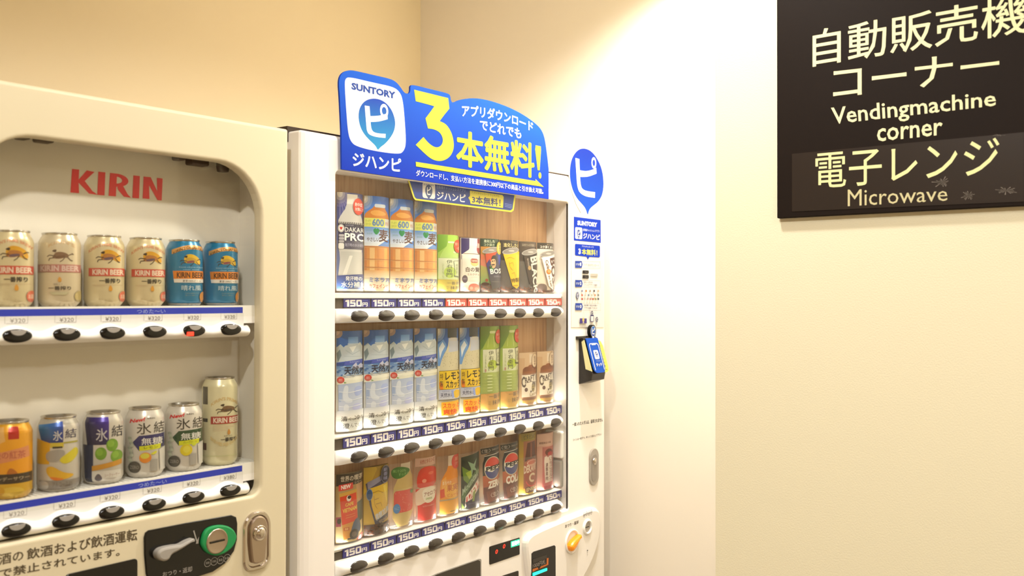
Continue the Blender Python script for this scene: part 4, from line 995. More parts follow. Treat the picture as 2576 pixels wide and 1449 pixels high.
# ------------------------------------------------------------------ drink samples on the three shelves
CW, CS = .0765, .0125          # width and bulge of a sample
def card_pt(f, z, h=0):
    """f: fraction across the bulging front as the aisle side shows it"""
    f = max(0.0, min(1.0, f)); q = .672
    u = ((1+q)-sqrt((1+q)**2-4*q*f))/(2*q)
    x = (u-.5)*CW; y = -4*CS*u*(1-u); nx = (u-.5)*8*CS; ny = -CW; L = sqrt(nx*nx+ny*ny)
    return (x+nx/L*h, y+ny/L*h, z)
FS = [i/28 for i in range(29)]
_mesh = {}
def sample(kind, design, H, loc, label, group, base=None, lo=.0):
    if kind in _mesh: return copy_thing(_mesh[kind], loc, label)
    t = thing('drink_sample', label, 'drink sample', loc, group)
    b = MB(); lo = .004
    front = [card_pt(f, 0) for f in FS]
    loop = lambda z: [(p[0], p[1], z) for p in front]+[(CW/2, .002, z), (-CW/2, .002, z)]
    if base: b.loft([loop(lo), loop(H)], True, True, 0, lin(base))
    else: b.loft([loop(lo), loop(H)], False, False, 1, capm=1)
    g = G(); design(g)
    g.bake(b, lambda f, v, k: card_pt(f, lo+(H-lo)*(1-v), .00012+.00004*k), 0, FS[1:-1], None, (0, 0, 1, 1))
    b.build('printed_front', [INK, CLEAR], t, local=True)
    b = MB(); hz = H*.52 if H > .2 else H*.62
    L = [[card_pt(f, z, .0022) for f in FS] for z in (.0, hz)]
    L = [[(-CW/2-.001, .010, z)]+l+[(CW/2+.001, .010, z)] for l, z in zip(L, (.0, hz))]
    b.loft(L, False, False, 0, closed=False)
    b.loft([[(p[0], p[1], z) for p in front]+[(CW/2, .010, z), (-CW/2, .010, z)] for z in (0, .0035)], True, True)
    b.build('clear_holder', CLEAR, t, local=True)
    _mesh[kind] = t
    return t

def sky(g, top='2f6fd6', low='86aee4', v=.30, sun=True):
    g.rect(0, 0, 1, v, top, low)
    if sun:
        for r, c in ((.34, '7f9fd8'), (.24, 'a9b9dc'), (.15, 'd9d4d2'), (.08, 'f6efe2')): g.ell(.0, .03, r, r*.34, c)
def dakara(g):
    g.rect(0, 0, 1, 1, '3f3f8e', '6f86c4'); 
    for r, c in ((.40, '6a66a8'), (.30, '8f8cba'), (.20, 'c4bccc'), (.11, 'f4ecdf')): g.ell(.12, .015, r, r*.34, c)
    for a in range(-10, 100, 14): g.poly([(.12, .015), (.12+.75*cos(radians(a)), .015+.26*sin(radians(a))), (.12+.75*cos(radians(a+3)), .015+.26*sin(radians(a+3)))], '8a88b8')
    g.poly(smooth_poly([(.40, .03), (.78, .03), (.76, .12), (.84, .15), (.96, .25), (1.0, .31), (.96, .56), (.98, .80), (1.02, .90), (.16, .90), (.12, .62), (.06, .56), (.03, .30), (.16, .23), (.38, .15)], 1), 'd6d3cf')
    g.rect(.40, .015, .80, .115, 'f3eee8'); g.rect(.42, .115, .78, .135, 'dcd7d2')
    g.poly([(.16, .60), (.98, .60), (.98, .88), (.10, .88), (.05, .86)], 'c8c6c3', 'dedbd6'); g.poly([(.5, .64), (.62, .64), (.36, .86), (.2, .86)], 'efece6')
    g.rect(.05, .30, 1, .575, '39345c'); g.rect(.05, .30, 1, .40, '2c2a3c', '38345a')
    for i in range(14): g.poly([(.06+i*.07, .300), (.095+i*.07, .300), (.12+i*.07, .318), (.085+i*.07, .318)], 'cfcac4')
    g.t('SUNTORY', .33, .325, .66, .342, '9a96a8', .02); g.t('DAKARA', .31, .352, 1.18, .40, 'e9e6e2', .01); g.t('PRO', .30, .41, 1.10, .49, 'f6f3ee', .075)
    g.ell(.165, .365, .125, .042, 'cfcac6'); g.ell(.165, .365, .09, .03, 'f0ece8'); g.poly(smooth_poly([(.10, .358), (.135, .348), (.165, .356), (.195, .348), (.23, .358), (.165, .388)], 1), 'd8392c')
    for i in range(3): g.rr(.08, .425+.03*i, .28, .45+.03*i, .03, 'bdb8c0', None, .008)
    g.rr(.06, .515, .28, .575, .05, 'f2efec', None, .014); g.t('発汗時の水分補給', .31, .515, 1.05, .55, 'b6b0cc', .02)
    g.poly([(0, .845), (1, .825), (1, .955), (0, .985)], '2c3a86', '2f6ac8'); g.t('発汗時の', .34, .85, .96, .895, 'f4f1ee', .035); g.t('水分補給', .17, .905, 1.12, .965, 'f4f1ee', .035)
    g.rect(0, .98, 1, 1, 'e9e4dc'); g.ell(.81, .135, .19, .085, 'e23b22'); g.t('熱中症', .68, .095, .96, .135, 'f8e9e2', .03); g.t('対策に！', .69, .145, .98, .18, 'f8e9e2', .03)
def barley(g):
    g.rect(0, 0, 1, 1, 'f2e3c8'); sky(g, '2e6ed2', '5a94e0', .34)
    g.poly([(.62, 0), (1, 0), (1, .2), (.8, .2)], '2a62c4')
    g.poly(smooth_poly([(.40, .10), (.84, .10), (.84, .125), (.95, .17), (1.0, .23), (1.0, .30), (0, .30), (0, .20), (.12, .165), (.36, .125)], 1), 'c8701e', 'd98a2e')
    g.poly(smooth_poly([(.2, .17), (.5, .14), (.9, .17), (.85, .20), (.4, .21)], 1), 'e6a44a'); g.rr(.42, .082, .86, .118, .05, 'c9d2de', None, .012); g.rect(.46, .118, .83, .13, 'b9763a')
    g.rect(0, .232, 1, .325, 'd9dde4'); g.rect(0, .232, .84, .325, 'dfe06a'); g.t('すっきり', .05, .25, .27, .275, '7d9a3a', .02); g.t('ゴクゴク', .05, .285, .27, .31, '7d9a3a', .02)
    g.t('600', .32, .238, .80, .316, '5f84b4', .035); g.t('ml', .86, .25, .97, .30, 'd0866a', .0)
    g.rect(0, .325, 1, .525, '5b92d8', 'e9edf2'); g.poly([(.55, .525), (1, .525), (1, .44)], '4a86d8'); g.t('GREEN', .05, .345, .33, .37, '7fa8b8', .01); g.t('DA KA RA', .10, .385, .33, .405, '7fa8a0', .01)
    g.poly(smooth_poly([(.36, .35), (.46, .335), (.49, .352), (.53, .335), (.62, .35), (.60, .38), (.49, .412), (.38, .38)], 1), '1f8a52')
    g.t('やさしい', .10, .435, .60, .478, '5a3a30', .02); g.t('麦茶', .60, .345, 1.34, .48, '5a2f28', .03)
    g.rect(0, .525, 1, .80, 'e08a26', 'e49a3e')
    for a, c2, col in ((.0, .10, 'd27a1e'), (.22, .42, 'f3c27c'), (.52, .60, 'd98426'), (.80, .92, 'f2ac34')): g.rect(a, .545, c2, .78, col)
    for v in (.53, .66, .745): g.rect(0, v, 1, v+.008, 'c06d18'); g.rect(0, v+.010, 1, v+.014, 'efb45c')
    g.rect(0, .78, 1, .86, 'e6a85c', 'f1dfc0'); g.t('ミネラル', .20, .855, 1.06, .905, '4a66b8', .04); g.t('カフェインゼロ', .20, .92, 1.12, .968, 'd0483a', .03); g.rect(.4, .978, .9, .981, 'd9b9a0')
def iemon_short(g):
    g.rect(0, 0, 1, 1, '8fb84a', 'a9c95a'); g.poly([(0, 0), (.45, 0), (.42, .2), (0, .32)], '7fb03a', '6fa02e')
    g.poly(smooth_poly([(.46, 0), (.98, 0), (.98, .15), (1.02, .30), (1.02, .80), (.08, .80), (.06, .42), (.20, .30), (.47, .17)], 1), 'a9cf4e', 'b4d08a'); g.rr(.46, .005, .98, .115, .06, 'a5d24a', None, .02); g.rr(.47, .115, .96, .145, .05, 'dfe8c4', None, .01); g.ell(.86, .30, .14, .018, 'dcecb0')
    g.rect(.02, .415, 1, .785, 'dfe4c6', 'c9d79a'); g.ell(.58, .66, .30, .10, 'b7d24a'); g.vt('伊右衛門', .40, .435, .68, .745, '3d4a2a', .01); g.vt('いえもん', .20, .50, .28, .76, '8f9f6a')
    g.line([(.74, .46), (.98, .445), (1, .45)], .016, '4a5a3a', .008); g.line([(.74, .46), (.79, .60), (.75, .72), (.98, .735)], .02, '4a5a3a', .02); g.vt('特茶部', .84, .50, .95, .68, '8a9a6a')
    g.rect(0, .785, 1, 1, 'c0ac2e', 'd9c454'); g.t('一番茶', .42, .82, 1.02, .875, '5a4a1a', .02); g.t('抹茶', .57, .90, 1.02, .96, '4a3a14', .025); g.t('濃い旨み', .40, .905, .53, .925, '6a5a2a', .0); g.t('際立つ', .40, .94, .53, .955, '6a5a2a', .0); g.line([(.3, .992), (.65, .992)], .006, '6a5a2a')
    g.ell(.92, .19, .18, .115, 'e04a2a'); g.t('贅沢な', .80, .13, .98, .18, 'f3c0a8', .02); g.t('一服', .86, .20, .99, .26, 'f3c0a8', .02)
def milk_tea(g):
    g.rect(0, 0, 1, 1, '6a4a40'); g.rect(.035, .016, .965, .984, 'efe5da'); g.poly([(.06, .02), (.60, .02), (.55, .20), (.16, .30), (.06, .42)], '32246a')
    g.poly([(.80, .02), (.965, .02), (.965, .30), (.84, .27)], '6a2f3a'); g.ell(.95, .15, .16, .13, '9a3040'); g.t('濃', .86, .10, .99, .19, 'f0d8d0', .03)
    g.poly(smooth_poly([(.46, .02), (.86, .02), (.86, .15), (.82, .22), (.90, .30), (1, .31), (1, .98), (.06, .98), (.08, .33), (.30, .28), (.46, .22), (.46, .15)], 1), 'f1e8de'); g.rect(.46, .02, .86, .15, 'f8f3ee')
    for i in range(7): g.line([(.49+.05*i, .025), (.49+.05*i, .145)], .012, 'e0d8d0')
    g.rect(.18, .298, 1, .306, '8a5a4a'); g.rect(.08, .31, 1, .80, 'f3eae0', 'efe2d4'); g.poly([(.08, .33), (.14, .33), (.11, .80), (.06, .80)], 'd9cfc4')
    g.poly([(.52, .41), (.58, .388), (.82, .388), (.90, .41), (.90, .445), (.82, .468), (.58, .468), (.52, .445)], 'b03424'); g.ell(.72, .47, .2, .06, 'e9d27a'); g.poly([(.52, .41), (.58, .388), (.82, .388), (.90, .41), (.90, .445), (.82, .468), (.58, .468), (.52, .445)], 'b03424'); g.t('Lipton', .56, .408, .88, .452, 'f4e2c8', .025)
    g.t('白の贅沢', .28, .545, 1.22, .635, '4a2a22', .045); g.t('ミルクティー', .36, .66, 1.10, .70, '8a5f50', .015); g.rect(.55, .725, .85, .728, 'c9b0a0')
    g.ell(.24, .765, .135, .07, '4a3448'); g.t('深煎り', .15, .745, .33, .78, 'b0a0b0', .02)
    g.poly(smooth_poly([(.06, .98), (.10, .92), (.30, .88), (.45, .95), (.5, .984), (.06, .984)], 1), 'c9bfb0'); g.poly(smooth_poly([(.38, .95), (.45, .87), (.62, .845), (.80, .85), (.965, .88), (.965, .984), (.46, .984)], 1), 'd8604a', 'e08a70'); g.ell(.55, .93, .08, .03, 'f0b09a'); g.ell(.8, .94, .09, .03, 'efa890')
def beans(g, v0=.87, n=70, c=('3a1f16', '52301f', '6a3f2a', '2a1610')):
    R = random.Random(5); g.rect(0, v0+.02, 1, 1, '45271b')
    for i in range(n): g.ell(R.uniform(0, 1), R.uniform(v0+.02, 1), R.uniform(.03, .055), R.uniform(.008, .016), R.choice(c), n=8)
def slim_can(g, P, col, col2, top=True):
    g.poly(P, col, col2)
def can_top(g, cx, cy, rx, ry, t=-.03):
    P = [(cx+rx*cos(radians(a)), cy+ry*sin(radians(a))+t*(cos(radians(a)))) for a in range(0, 360, 15)]
    g.poly(P, 'b4aca6'); Q = [(cx+rx*.88*cos(radians(a)), cy+ry*.78*sin(radians(a))+t*.9*cos(radians(a))) for a in range(0, 360, 15)]; g.poly(Q, '8f8882'); g.ell(cx+.02, cy, rx*.35, ry*.3, 'bdb6b0')
def boss_face(g, cx, cy, s, hair='221a18', skin='d9a878'):
    p = lambda L: [(cx+s*x, cy+s*y*.52) for x, y in L]
    g.poly(smooth_poly(p([(-.5, -.3), (-.3, -.85), (.3, -.95), (.6, -.5), (.55, .2), (.35, .0), (.2, -.4), (-.3, -.35)]), 1), hair)
    g.poly(smooth_poly(p([(-.45, -.35), (.2, -.45), (.4, .0), (.3, .6), (-.1, .85), (-.4, .6), (-.55, .1)]), 1), skin)
    g.poly(p([(-.45, .28), (.10, .22), (.18, .38), (-.40, .45)]), hair); g.line(p([(-.35, -.12), (-.1, -.14)]), s*.12, hair, s*.08); g.line(p([(.02, -.15), (.2, -.2)]), s*.12, hair, s*.08)
    g.line(p([(-.3, .55), (-.75, .75)]), s*.10, hair, s*.08); g.rect(cx-s*.9, cy+s*.28, cx-s*.65, cy+s*.45, hair)
def boss_rainbow(g):
    g.rect(0, 0, 1, 1, '3f6a3a', '4a2a1c'); g.rect(0, .15, .5, .85, 'c98a3a', '8fae4a'); g.poly([(0, .28), (.30, .33), (.35, .55), (0, .62)], 'd9744a'); g.poly([(0, .5), (.42, .55), (.46, .85), (0, .85)], 'b5a83a', '5f8a3a'); g.rect(0, 0, 1, .15, '27402c')
    g.t('進化した', .16, .02, .72, .075, 'dfe6c8', .025); g.t('コク深さ', .15, .09, .70, .14, 'cfd8b8', .025)
    beans(g, .86); g.ell(.28, .78, .07, .028, '8a3a1a'); g.ell(.22, .85, .2, .03, '3a1f16')
    g.poly([(.20, .27), (1, .17), (1, .90), (.55, .95), (.44, .80)], '2a2c5a', '4a4644'); g.poly([(.21, .29), (.8, .24), (.55, .40), (.26, .48)], 'c24a2a'); g.poly([(.26, .47), (.42, .38), (.48, .62), (.38, .68)], '2f2a6a'); g.poly([(.42, .50), (.62, .52), (.6, .60), (.44, .60)], '3a8a4a'); g.poly([(.8, .24), (1, .22), (1, .4), (.9, .5)], '3a4aa0')
    can_top(g, .48, .215, .42, .055, -.035); boss_face(g, .62, .44, .28); g.text('BOSS', (.42, .57), (1.15, .54), (.46, .665), (1.17, .635), 'efe9e2', .02); g.t('COFFEE', .62, .69, 1.0, .72, '8f8a96', .02); g.rect(.5, .80, 1, .81, '6f6a66')
    g.ell(.90, .17, .15, .12, 'c9b03a'); g.ell(.92, .17, .10, .085, 'e3d27a'); g.vt('最進化', .87, .10, .98, .24, '6a5a1a', .01)
def boss_yellow(g):
    g.rect(0, 0, 1, 1, '2a1f18', '3a2218'); g.t('贅沢な余韻', .55, .018, 1.05, .045, '8f7a50', .02); g.t('進化した味', .16, .055, 1.10, .135, 'e0cf8a', .03); beans(g, .88)
    g.poly([(.12, .27), (.97, .20), (1, .22), (.98, .88), (.82, .93), (.60, .88), (.30, .50)], 'e9c21e', 'd9b01a'); g.poly([(.80, .28), (.98, .26), (.96, .80), (.86, .70)], 'f2d94a')
    can_top(g, .52, .205, .45, .06, -.035)
    for L in ([(.3, .35), (.5, .33), (.7, .36)], [(.45, .45), (.6, .43), (.66, .50)], [(.5, .55), (.62, .58)], [(.55, .64), (.7, .62), (.75, .70)], [(.42, .42), (.46, .52), (.55, .55)]): g.line(L, .014, 'b08a1a', .01)
    g.text('特製', (.50, .74), (.95, .71), (.56, .82), (.95, .80), '6a5216', .03); g.rect(.62, .86, .92, .875, 'a98a1a')
def boss_black(g):
    g.rect(0, 0, 1, 1, '4a3a30', '2a1a14'); g.rect(0, 0, 1, .10, '54443a'); g.t('深煎りの芳醇コク', .14, .045, 1.05, .095, 'a89a84', .02); beans(g, .88)
    g.poly([(.20, .28), (.95, .18), (1, .2), (1, .90), (.85, .93), (.48, .78)], '241a16', '2e211b'); g.poly([(.22, .30), (.42, .28), (.62, .86), (.52, .82)], '3a2c26'); can_top(g, .56, .205, .45, .06, -.035)
    g.text('BLACK', (.98, .26), (1.0, 1.0), (.55, .31), (.78, 1.02), 'd9d0c6', .03); g.text('BOSS', (.46, .33), (.52, .48), (.38, .34), (.44, .49), 'a89a8e', .02); g.ell(.52, .52, .085, .042, 'a98a5a')
    for i in range(5): g.line([(.55+.01*i, .60+.04*i), (.60+.01*i, .595+.04*i)], .008, '6f6258')
def boss_cafe(g):
    g.rect(0, 0, 1, 1, 'efe2d2', 'd9c4ae'); g.rect(0, 0, 1, .125, '2e241c'); g.t('贅沢な余韻', .55, .02, 1.05, .045, 'a89478', .02); g.t('コク深くまろやか', .16, .055, 1.3, .11, 'f2ece0', .035); beans(g, .93, 40); g.poly(smooth_poly([(0, .86), (.15, .82), (.45, .83), (.55, .9), (.5, 1), (0, 1)], 1), '4a281c'); beans(g, .93, 40)
    g.poly([(.20, .30), (.95, .20), (1, .20), (1, .92), (.85, .94), (.58, .86)], 'f6efe6', 'efe4d6'); g.line([(.22, .32), (.60, .86)], .03, 'b09a88', .03); can_top(g, .58, .215, .45, .06, -.035)
    g.text('BOSS', (1.02, .27), (1.06, .95), (.66, .31), (.88, .98), '5a2f20', .04); g.text('Café', (.56, .34), (.66, .52), (.40, .355), (.50, .53), '6a3a28', .025); g.ell(.60, .58, .14, .055, 'c87a3a'); g.ell(.62, .57, .09, .03, 'e0a060'); g.text('au Lait', (.68, .65), (.82, .88), (.58, .66), (.72, .89), '6a3a28', .02)
def water(g):
    g.rect(0, 0, 1, 1, 'e6e6e4'); sky(g, '2c62b8', '4a86d4', .40, False); g.ell(.02, .02, .22, .05, 'b59a90'); g.ell(0, .01, .13, .03, 'd8b8a0')
    g.poly([(0, .16), (.16, .13), (.28, .16), (.36, .30), (0, .32)], 'c8d4d8'); g.poly([(0, .22), (.14, .18), (.2, .24), (.06, .31)], '7f929c'); g.poly([(.80, .14), (.92, .115), (1, .16), (1, .32), (.85, .30)], 'd6dde0')
    g.rect(.46, .06, .84, .135, '5a96e0', '8fb4e6'); g.rect(.44, .125, .86, .135, 'c4d6ea')
    g.poly(smooth_poly([(.38, .135), (.90, .135), (.98, .18), (1, .30), (.18, .30), (.22, .18)], 1), 'c9d4de'); g.poly([(.50, .16), (.78, .15), (.64, .215)], 'eef2f4'); g.line([(.36, .19), (.62, .235), (.9, .20)], .01, 'a9b8c8', .006); g.line([(.3, .25), (.95, .26)], .01, 'b4c2d0', .005)
    g.poly([(0, .31), (1, .285), (1, .325), (0, .35)], '4a5cc0'); g.poly([(0, .315), (.34, .31), (.26, .36), (0, .37)], '2e4f9c'); g.t('SUNTORY', .52, .302, .90, .318, '9fb0e0', .01)
    g.rect(0, .345, 1, .445, '5a86c4', '9ab8de'); R = random.Random(3)
    for i in range(26): g.ell(R.uniform(0, 1), R.uniform(.345, .44), R.uniform(.03, .09), R.uniform(.004, .012), R.choice(('8fb0d8', 'b9cce4', '4a78b8', 'd0dcea')), n=8)
    g.poly([(.62, .345), (.75, .315), (.80, .35), (.92, .325), (1, .35), (1, .38), (.6, .38)], 'c4c8e6')
    g.t('天然水', .30, .35, 1.14, .435, '2a2c4a', .035); g.t('Natural Mineral Water', .28, .452, 1.2, .472, '8a8f98', .01)
    g.poly([(0, .47), (1, .455), (1, .515), (.0, .53)], 'efeee0'); g.ell(.16, .485, .15, .033, 'd0453a'); g.t('新', .08, .47, .24, .50, 'e8a09a', .02); g.poly([(.28, .50), (.40, .515), (.30, .52)], '7a9a5a')
    g.poly([(.06, .53), (.98, .515), (.98, .80), (.08, .80)], 'aebbd8', 'c2c8da')
    for P, c in (([(.28, .54), (.48, .54), (.42, .66), (.62, .68), (.6, .72), (.22, .70)], 'd4dae6'), ([(.3, .72), (.5, .74), (.46, .80), (.26, .80)], 'd6dae4'), ([(.08, .60), (.22, .60), (.2, .70), (.08, .70)], '9fb0d2'), ([(.66, .56), (.95, .55), (.95, .64), (.7, .66)], 'a0aedc'), ([(.62, .73), (.92, .72), (.9, .79), (.6, .79)], 'b4b8e0')): g.poly(smooth_poly(P, 2), c)
    for v in (.60, .68, .745): g.line([(.1, v), (.5, v+.012), (.96, v-.005)], .012, 'dfe4ec', .006)
    g.rect(0, .79, 1, .87, 'cfd2d8', 'ece8e0'); g.t('清', .18, .845, .42, .895, '3a3430', .02); g.t('く、', .47, .86, .66, .89, '5a524c', .01); g.t('冷', .68, .845, .90, .89, '4a443e', .015); g.t('たく', .91, .85, 1.1, .88, '6a625a', .01)
    g.t('澄', .25, .915, .50, .968, '3a3430', .02); g.t('んでいる。', .53, .92, 1.12, .962, '6a625a', .01); g.t('さらに清々しい', .70, .90, 1.0, .915, '9a948c')
def squash(g):
    g.rect(0, 0, 1, 1, 'e4dcc0'); sky(g, '2456b0', '4a86d8', .40); g.poly([(0, .18), (.25, .12), (.40, .18), (.40, .42), (0, .42)], '6fa0dc'); g.poly([(.05, .22), (.22, .15), (.34, .2), (.2, .26), (.1, .34)], 'dfe6ec')
    g.poly(smooth_poly([(.52, .10), (.92, .10), (.96, .20), (1.02, .30), (1.02, .98), (.05, .98), (.06, .46), (.22, .32), (.46, .22)], 1), 'd8cfae', 'e2d9b6'); g.rect(.5, .11, .95, .20, 'c9c8cc'); g.poly([(.55, .14), (.98, .15), (.98, .26), (.5, .27)], 'c4cadc'); g.rect(.46, .0, .90, .105, '26262a')
    R = random.Random(11)
    for i in range(40): g.ell(R.uniform(.2, .98), R.uniform(.27, .46), .012, .004, '9a9478', n=6)
    g.rect(.06, .475, 1, .48, '5a4a2a'); g.poly([(.06, .48), (1, .48), (1, .685), (.10, .685), (.06, .66)], 'e6c21c', 'e2b81c'); g.poly([(.06, .60), (.24, .62), (.24, .685), (.1, .685)], 'e07a1c'); g.vt('特製', .10, .50, .24, .66, '5a3f10', .02); g.line([(.28, .485), (.28, .68)], .008, '8a6a1a', .008)
    g.t('レモン', .34, .495, 1.12, .58, '2a2014', .055); g.t('スカッシュ', .36, .59, 1.25, .675, '2a2014', .05)
    g.rect(.04, .69, 1, .80, 'b0b4c8', 'c4c4cc'); g.t('天然水の', .12, .725, .72, .775, '3f3f5a', .03); g.t('SUNTORY', .2, .70, .55, .715, '7a7f9a', .01); g.ell(.86, .745, .16, .048, 'e0b41c'); g.poly([(.6, .70), (.7, .70), (.75, .78), (.65, .79)], '8f9fd8')
    g.rect(.02, .802, 1, .808, '6a5a44'); g.poly([(.16, .83), (.95, .82), (.92, .975), (.16, .98)], 'eeb226', 'eb9a22'); g.t('スカッと', .22, .84, 1.0, .90, 'e0481c', .035); g.t('爽快！', .24, .91, .98, .97, 'e0481c', .035)
def iemon_tall(g):
    g.rect(0, 0, 1, 1, '8aa83a', '9fb24a'); g.poly([(0, 0), (.5, 0), (.42, .18), (0, .28)], '7f9a34', '5f8a2a')
    g.poly(smooth_poly([(.48, .05), (.94, .05), (.96, .18), (1.02, .27), (1.02, .98), (.10, .98), (.08, .27), (.30, .17), (.46, .10)], 1), '9fb63e', 'a4b03a'); g.rr(.48, 0, .95, .06, .05, '8fae3a', None, .015); g.rr(.46, .055, .90, .085, .06, 'd9e4a8', None, .01)
    g.line([(.40, .15), (.36, .25)], .03, 'c0cf6a', .03); g.line([(.66, .12), (.7, .25)], .03, 'c8d678', .03)
    g.rect(.12, .275, 1, .545, 'dfe0c4', 'cfd6a4'); g.ell(.62, .46, .26, .06, 'b4c83a'); g.vt('伊右衛門', .40, .285, .66, .53, '4a4a34', .01); g.vt('いえもん', .22, .33, .29, .49, '8a8a6a'); g.ell(.25, .52, .04, .02, 'c08a7a')
    g.line([(.78, .275), (1, .262)], .014, '4a4a3a', .007); g.line([(.78, .275), (.83, .36), (.79, .455), (1, .465)], .018, '4a4a3a', .018); g.vt('特茶部', .87, .305, .97, .43, '7a7a5a')
    for i in range(6): g.ell(.46, .58+.036*i, .14, .008, 'c8d488'); g.rect(.08, .598+.036*i, 1, .602+.036*i, '93a834')
    g.rect(0, .795, 1, .99, 'c48a22', 'd0a23a'); g.ell(.15, .85, .2, .05, 'd49a3a'); g.t('一番茶', .42, .805, 1.05, .855, '5a3f14', .02); g.t('抹茶', .58, .875, 1.06, .93, '5a3f14', .025); g.t('濃い旨み', .38, .885, .52, .90, '7a5a24'); g.t('際立つ', .38, .91, .52, .925, '7a5a24'); g.rect(0, .985, 1, 1, 'd8c890')
    g.ell(.90, .125, .17, .085, 'dc4a26'); g.t('贅沢な', .80, .085, .99, .115, 'f0b8a0', .02); g.t('一服', .84, .125, .99, .165, 'f0b8a0', .02)
def craft(g):
    g.rect(0, 0, 1, 1, 'd8b896', 'c8a680'); g.rect(0, .10, .3, 1, 'cda882'); 
    g.rect(.56, .03, .98, .20, 'e6d2ba'); g.rect(.58, .19, .94, .23, 'd2b294'); g.poly(smooth_poly([(.54, .23), (.96, .23), (1.02, .27), (1.02, .97), (.16, .97), (.16, .33), (.30, .27), (.50, .26)], 1), '8a4f2a', '9a5f34'); g.poly([(.3, .28), (.98, .26), (1, .34), (.2, .36)], '7d4526')
    g.rect(.14, .42, 1, .84, 'efe2d0'); g.rect(.16, .86, 1, .90, '7a4420'); g.rect(.18, .90, 1, .955, 'b0852e'); g.text('C', (.10, .47), (.30, .44), (.16, .68), (.38, .64), '4a2f22', .035); g.text('RAFT B', (.30, .455), (1.08, .40), (.32, .56), (1.08, .52), '4a2f22', .035, .02); g.line([(.34, .57), (.7, .55), (1, .575)], .02, '4a2f22', .01)
    g.ell(.38, .70, .09, .038, '5a2f24'); boss_face(g, .80, .66, .22, '4a3428', 'a08a4a'); g.text('Latte', (.58, .77), (1.0, .74), (.58, .83), (1.0, .80), 'a98a5a', .01); g.rect(.66, .835, .95, .838, 'a08a74')
    g.ell(.86, .15, .19, .14, 'dcc4a8'); g.ring(.86, .15, .19, .14, .10, '9a7a5e'); g.vt('まろやか', .80, .07, .94, .24, '6a3f2c', .015)
# third row
def viet(g):
    g.rect(0, 0, 1, 1, '4a3324', 'cdb078'); g.rect(0, 0, 1, .17, '33241b'); g.t('世界の喫茶', .18, .03, 1.05, .115, 'e6d8c4', .03); g.t('シリーズ', .72, .125, 1.1, .165, 'd8c8b0', .02)
    g.rect(0, .17, 1, 1, 'b0905a', 'd8c08a'); g.rect(0, .62, .2, .76, 'a03a5a'); g.poly([(.78, .18), (1, .16), (1, .45), (.85, .42)], 'd0a070'); g.poly([(.80, .45), (1, .42), (1, .72), (.82, .75)], '3f4a40')
    g.poly([(.10, .155), (.66, .135), (.66, .225), (.10, .245)], 'd8392c'); g.text('NEW', (.20, .165), (.58, .152), (.20, .225), (.58, .21), 'f4e6da', .045)
    g.poly([(.12, .28), (.80, .24), (.86, .90), (.30, .965)], 'd9a440', 'd08a30'); g.poly([(.15, .33), (.78, .29), (.84, .70), (.24, .74)], 'dc3f1a'); g.ell(.50, .36, .09, .045, 'efe4d6'); g.ell(.52, .345, .07, .025, '2a1a14')
    g.text('CAFE', (.36, .43), (.68, .415), (.36, .48), (.68, .465), 'f0c84a', .035); g.text('VIETNAM', (.26, .51), (.80, .48), (.26, .57), (.80, .54), 'f0c84a', .035)
    for i in range(2): g.line([(.38, .61+.035*i), (.74, .595+.035*i)], .01, 'e9a04a', .006)
    g.rr(.30, .78, .52, .83, .03, 'b8501e', None, .012); g.t('微糖', .34, .787, .48, .823, 'f0c070', .02)
    g.poly(smooth_poly([(.70, .70), (.86, .66), (.95, .80), (.92, .90), (.55, .92), (.60, .82)], 1), '4a5a78'); g.ell(.70, .90, .17, .075, '2a2420'); g.ell(.70, .90, .09, .04, '6a5a50'); g.rect(.45, .945, .95, .965, '3a3a44'); g.ell(.12, .68, .08, .04, '3a2c22'); g.poly([(.82, .96), (1.02, .91), (1.02, 1), (.80, 1)], 'd8402a')
def boss_gold(g):
    g.rect(0, 0, 1, 1, 'b08a1e', 'c09a2a'); g.poly([(0, 0), (.6, 0), (.2, .3), (0, .4)], 'c8a428'); g.poly([(.5, .0), (1, 0), (1, .3)], 'a8861e')
    g.poly([(.08, .24), (.80, .12), (1, .20), (1, .80), (.50, .88), (.25, .55)], '4a4460', '2e2a48'); g.poly([(.14, .22), (.72, .14), (.80, .20), (.18, .32)], '8f8aa0')
    g.poly([(.24, .31), (.98, .26), (.98, .72), (.50, .78), (.34, .58)], 'e0b81e', 'd8a81c'); g.poly([(.8, .3), (.98, .28), (.98, .6), (.9, .5)], 'f0d24a')
    for L in ([(.36, .38), (.6, .36), (.8, .40)], [(.45, .48), (.62, .47)], [(.5, .55), (.7, .54), (.75, .60)], [(.42, .42), (.46, .56), (.56, .62)]): g.line(L, .016, 'a8821a', .012)
    g.ell(.24, .40, .13, .085, '1f4a80'); g.ring(.24, .40, .13, .085, .15, '6a8ab8'); g.text('微糖加減', (.46, .70), (1.02, .60), (.52, .80), (1.02, .70), 'cfd4e0', .03); g.text('究極', (.62, .80), (.95, .76), (.64, .85), (.96, .81), 'a88a6a', .02)
    beans(g, .82, 60); g.ell(.84, .13, .17, .13, '2a2440'); g.ring(.84, .13, .17, .13, .06, '8a86a8'); g.vt('新香味', .77, .03, .92, .22, '9a9ac8', .02)
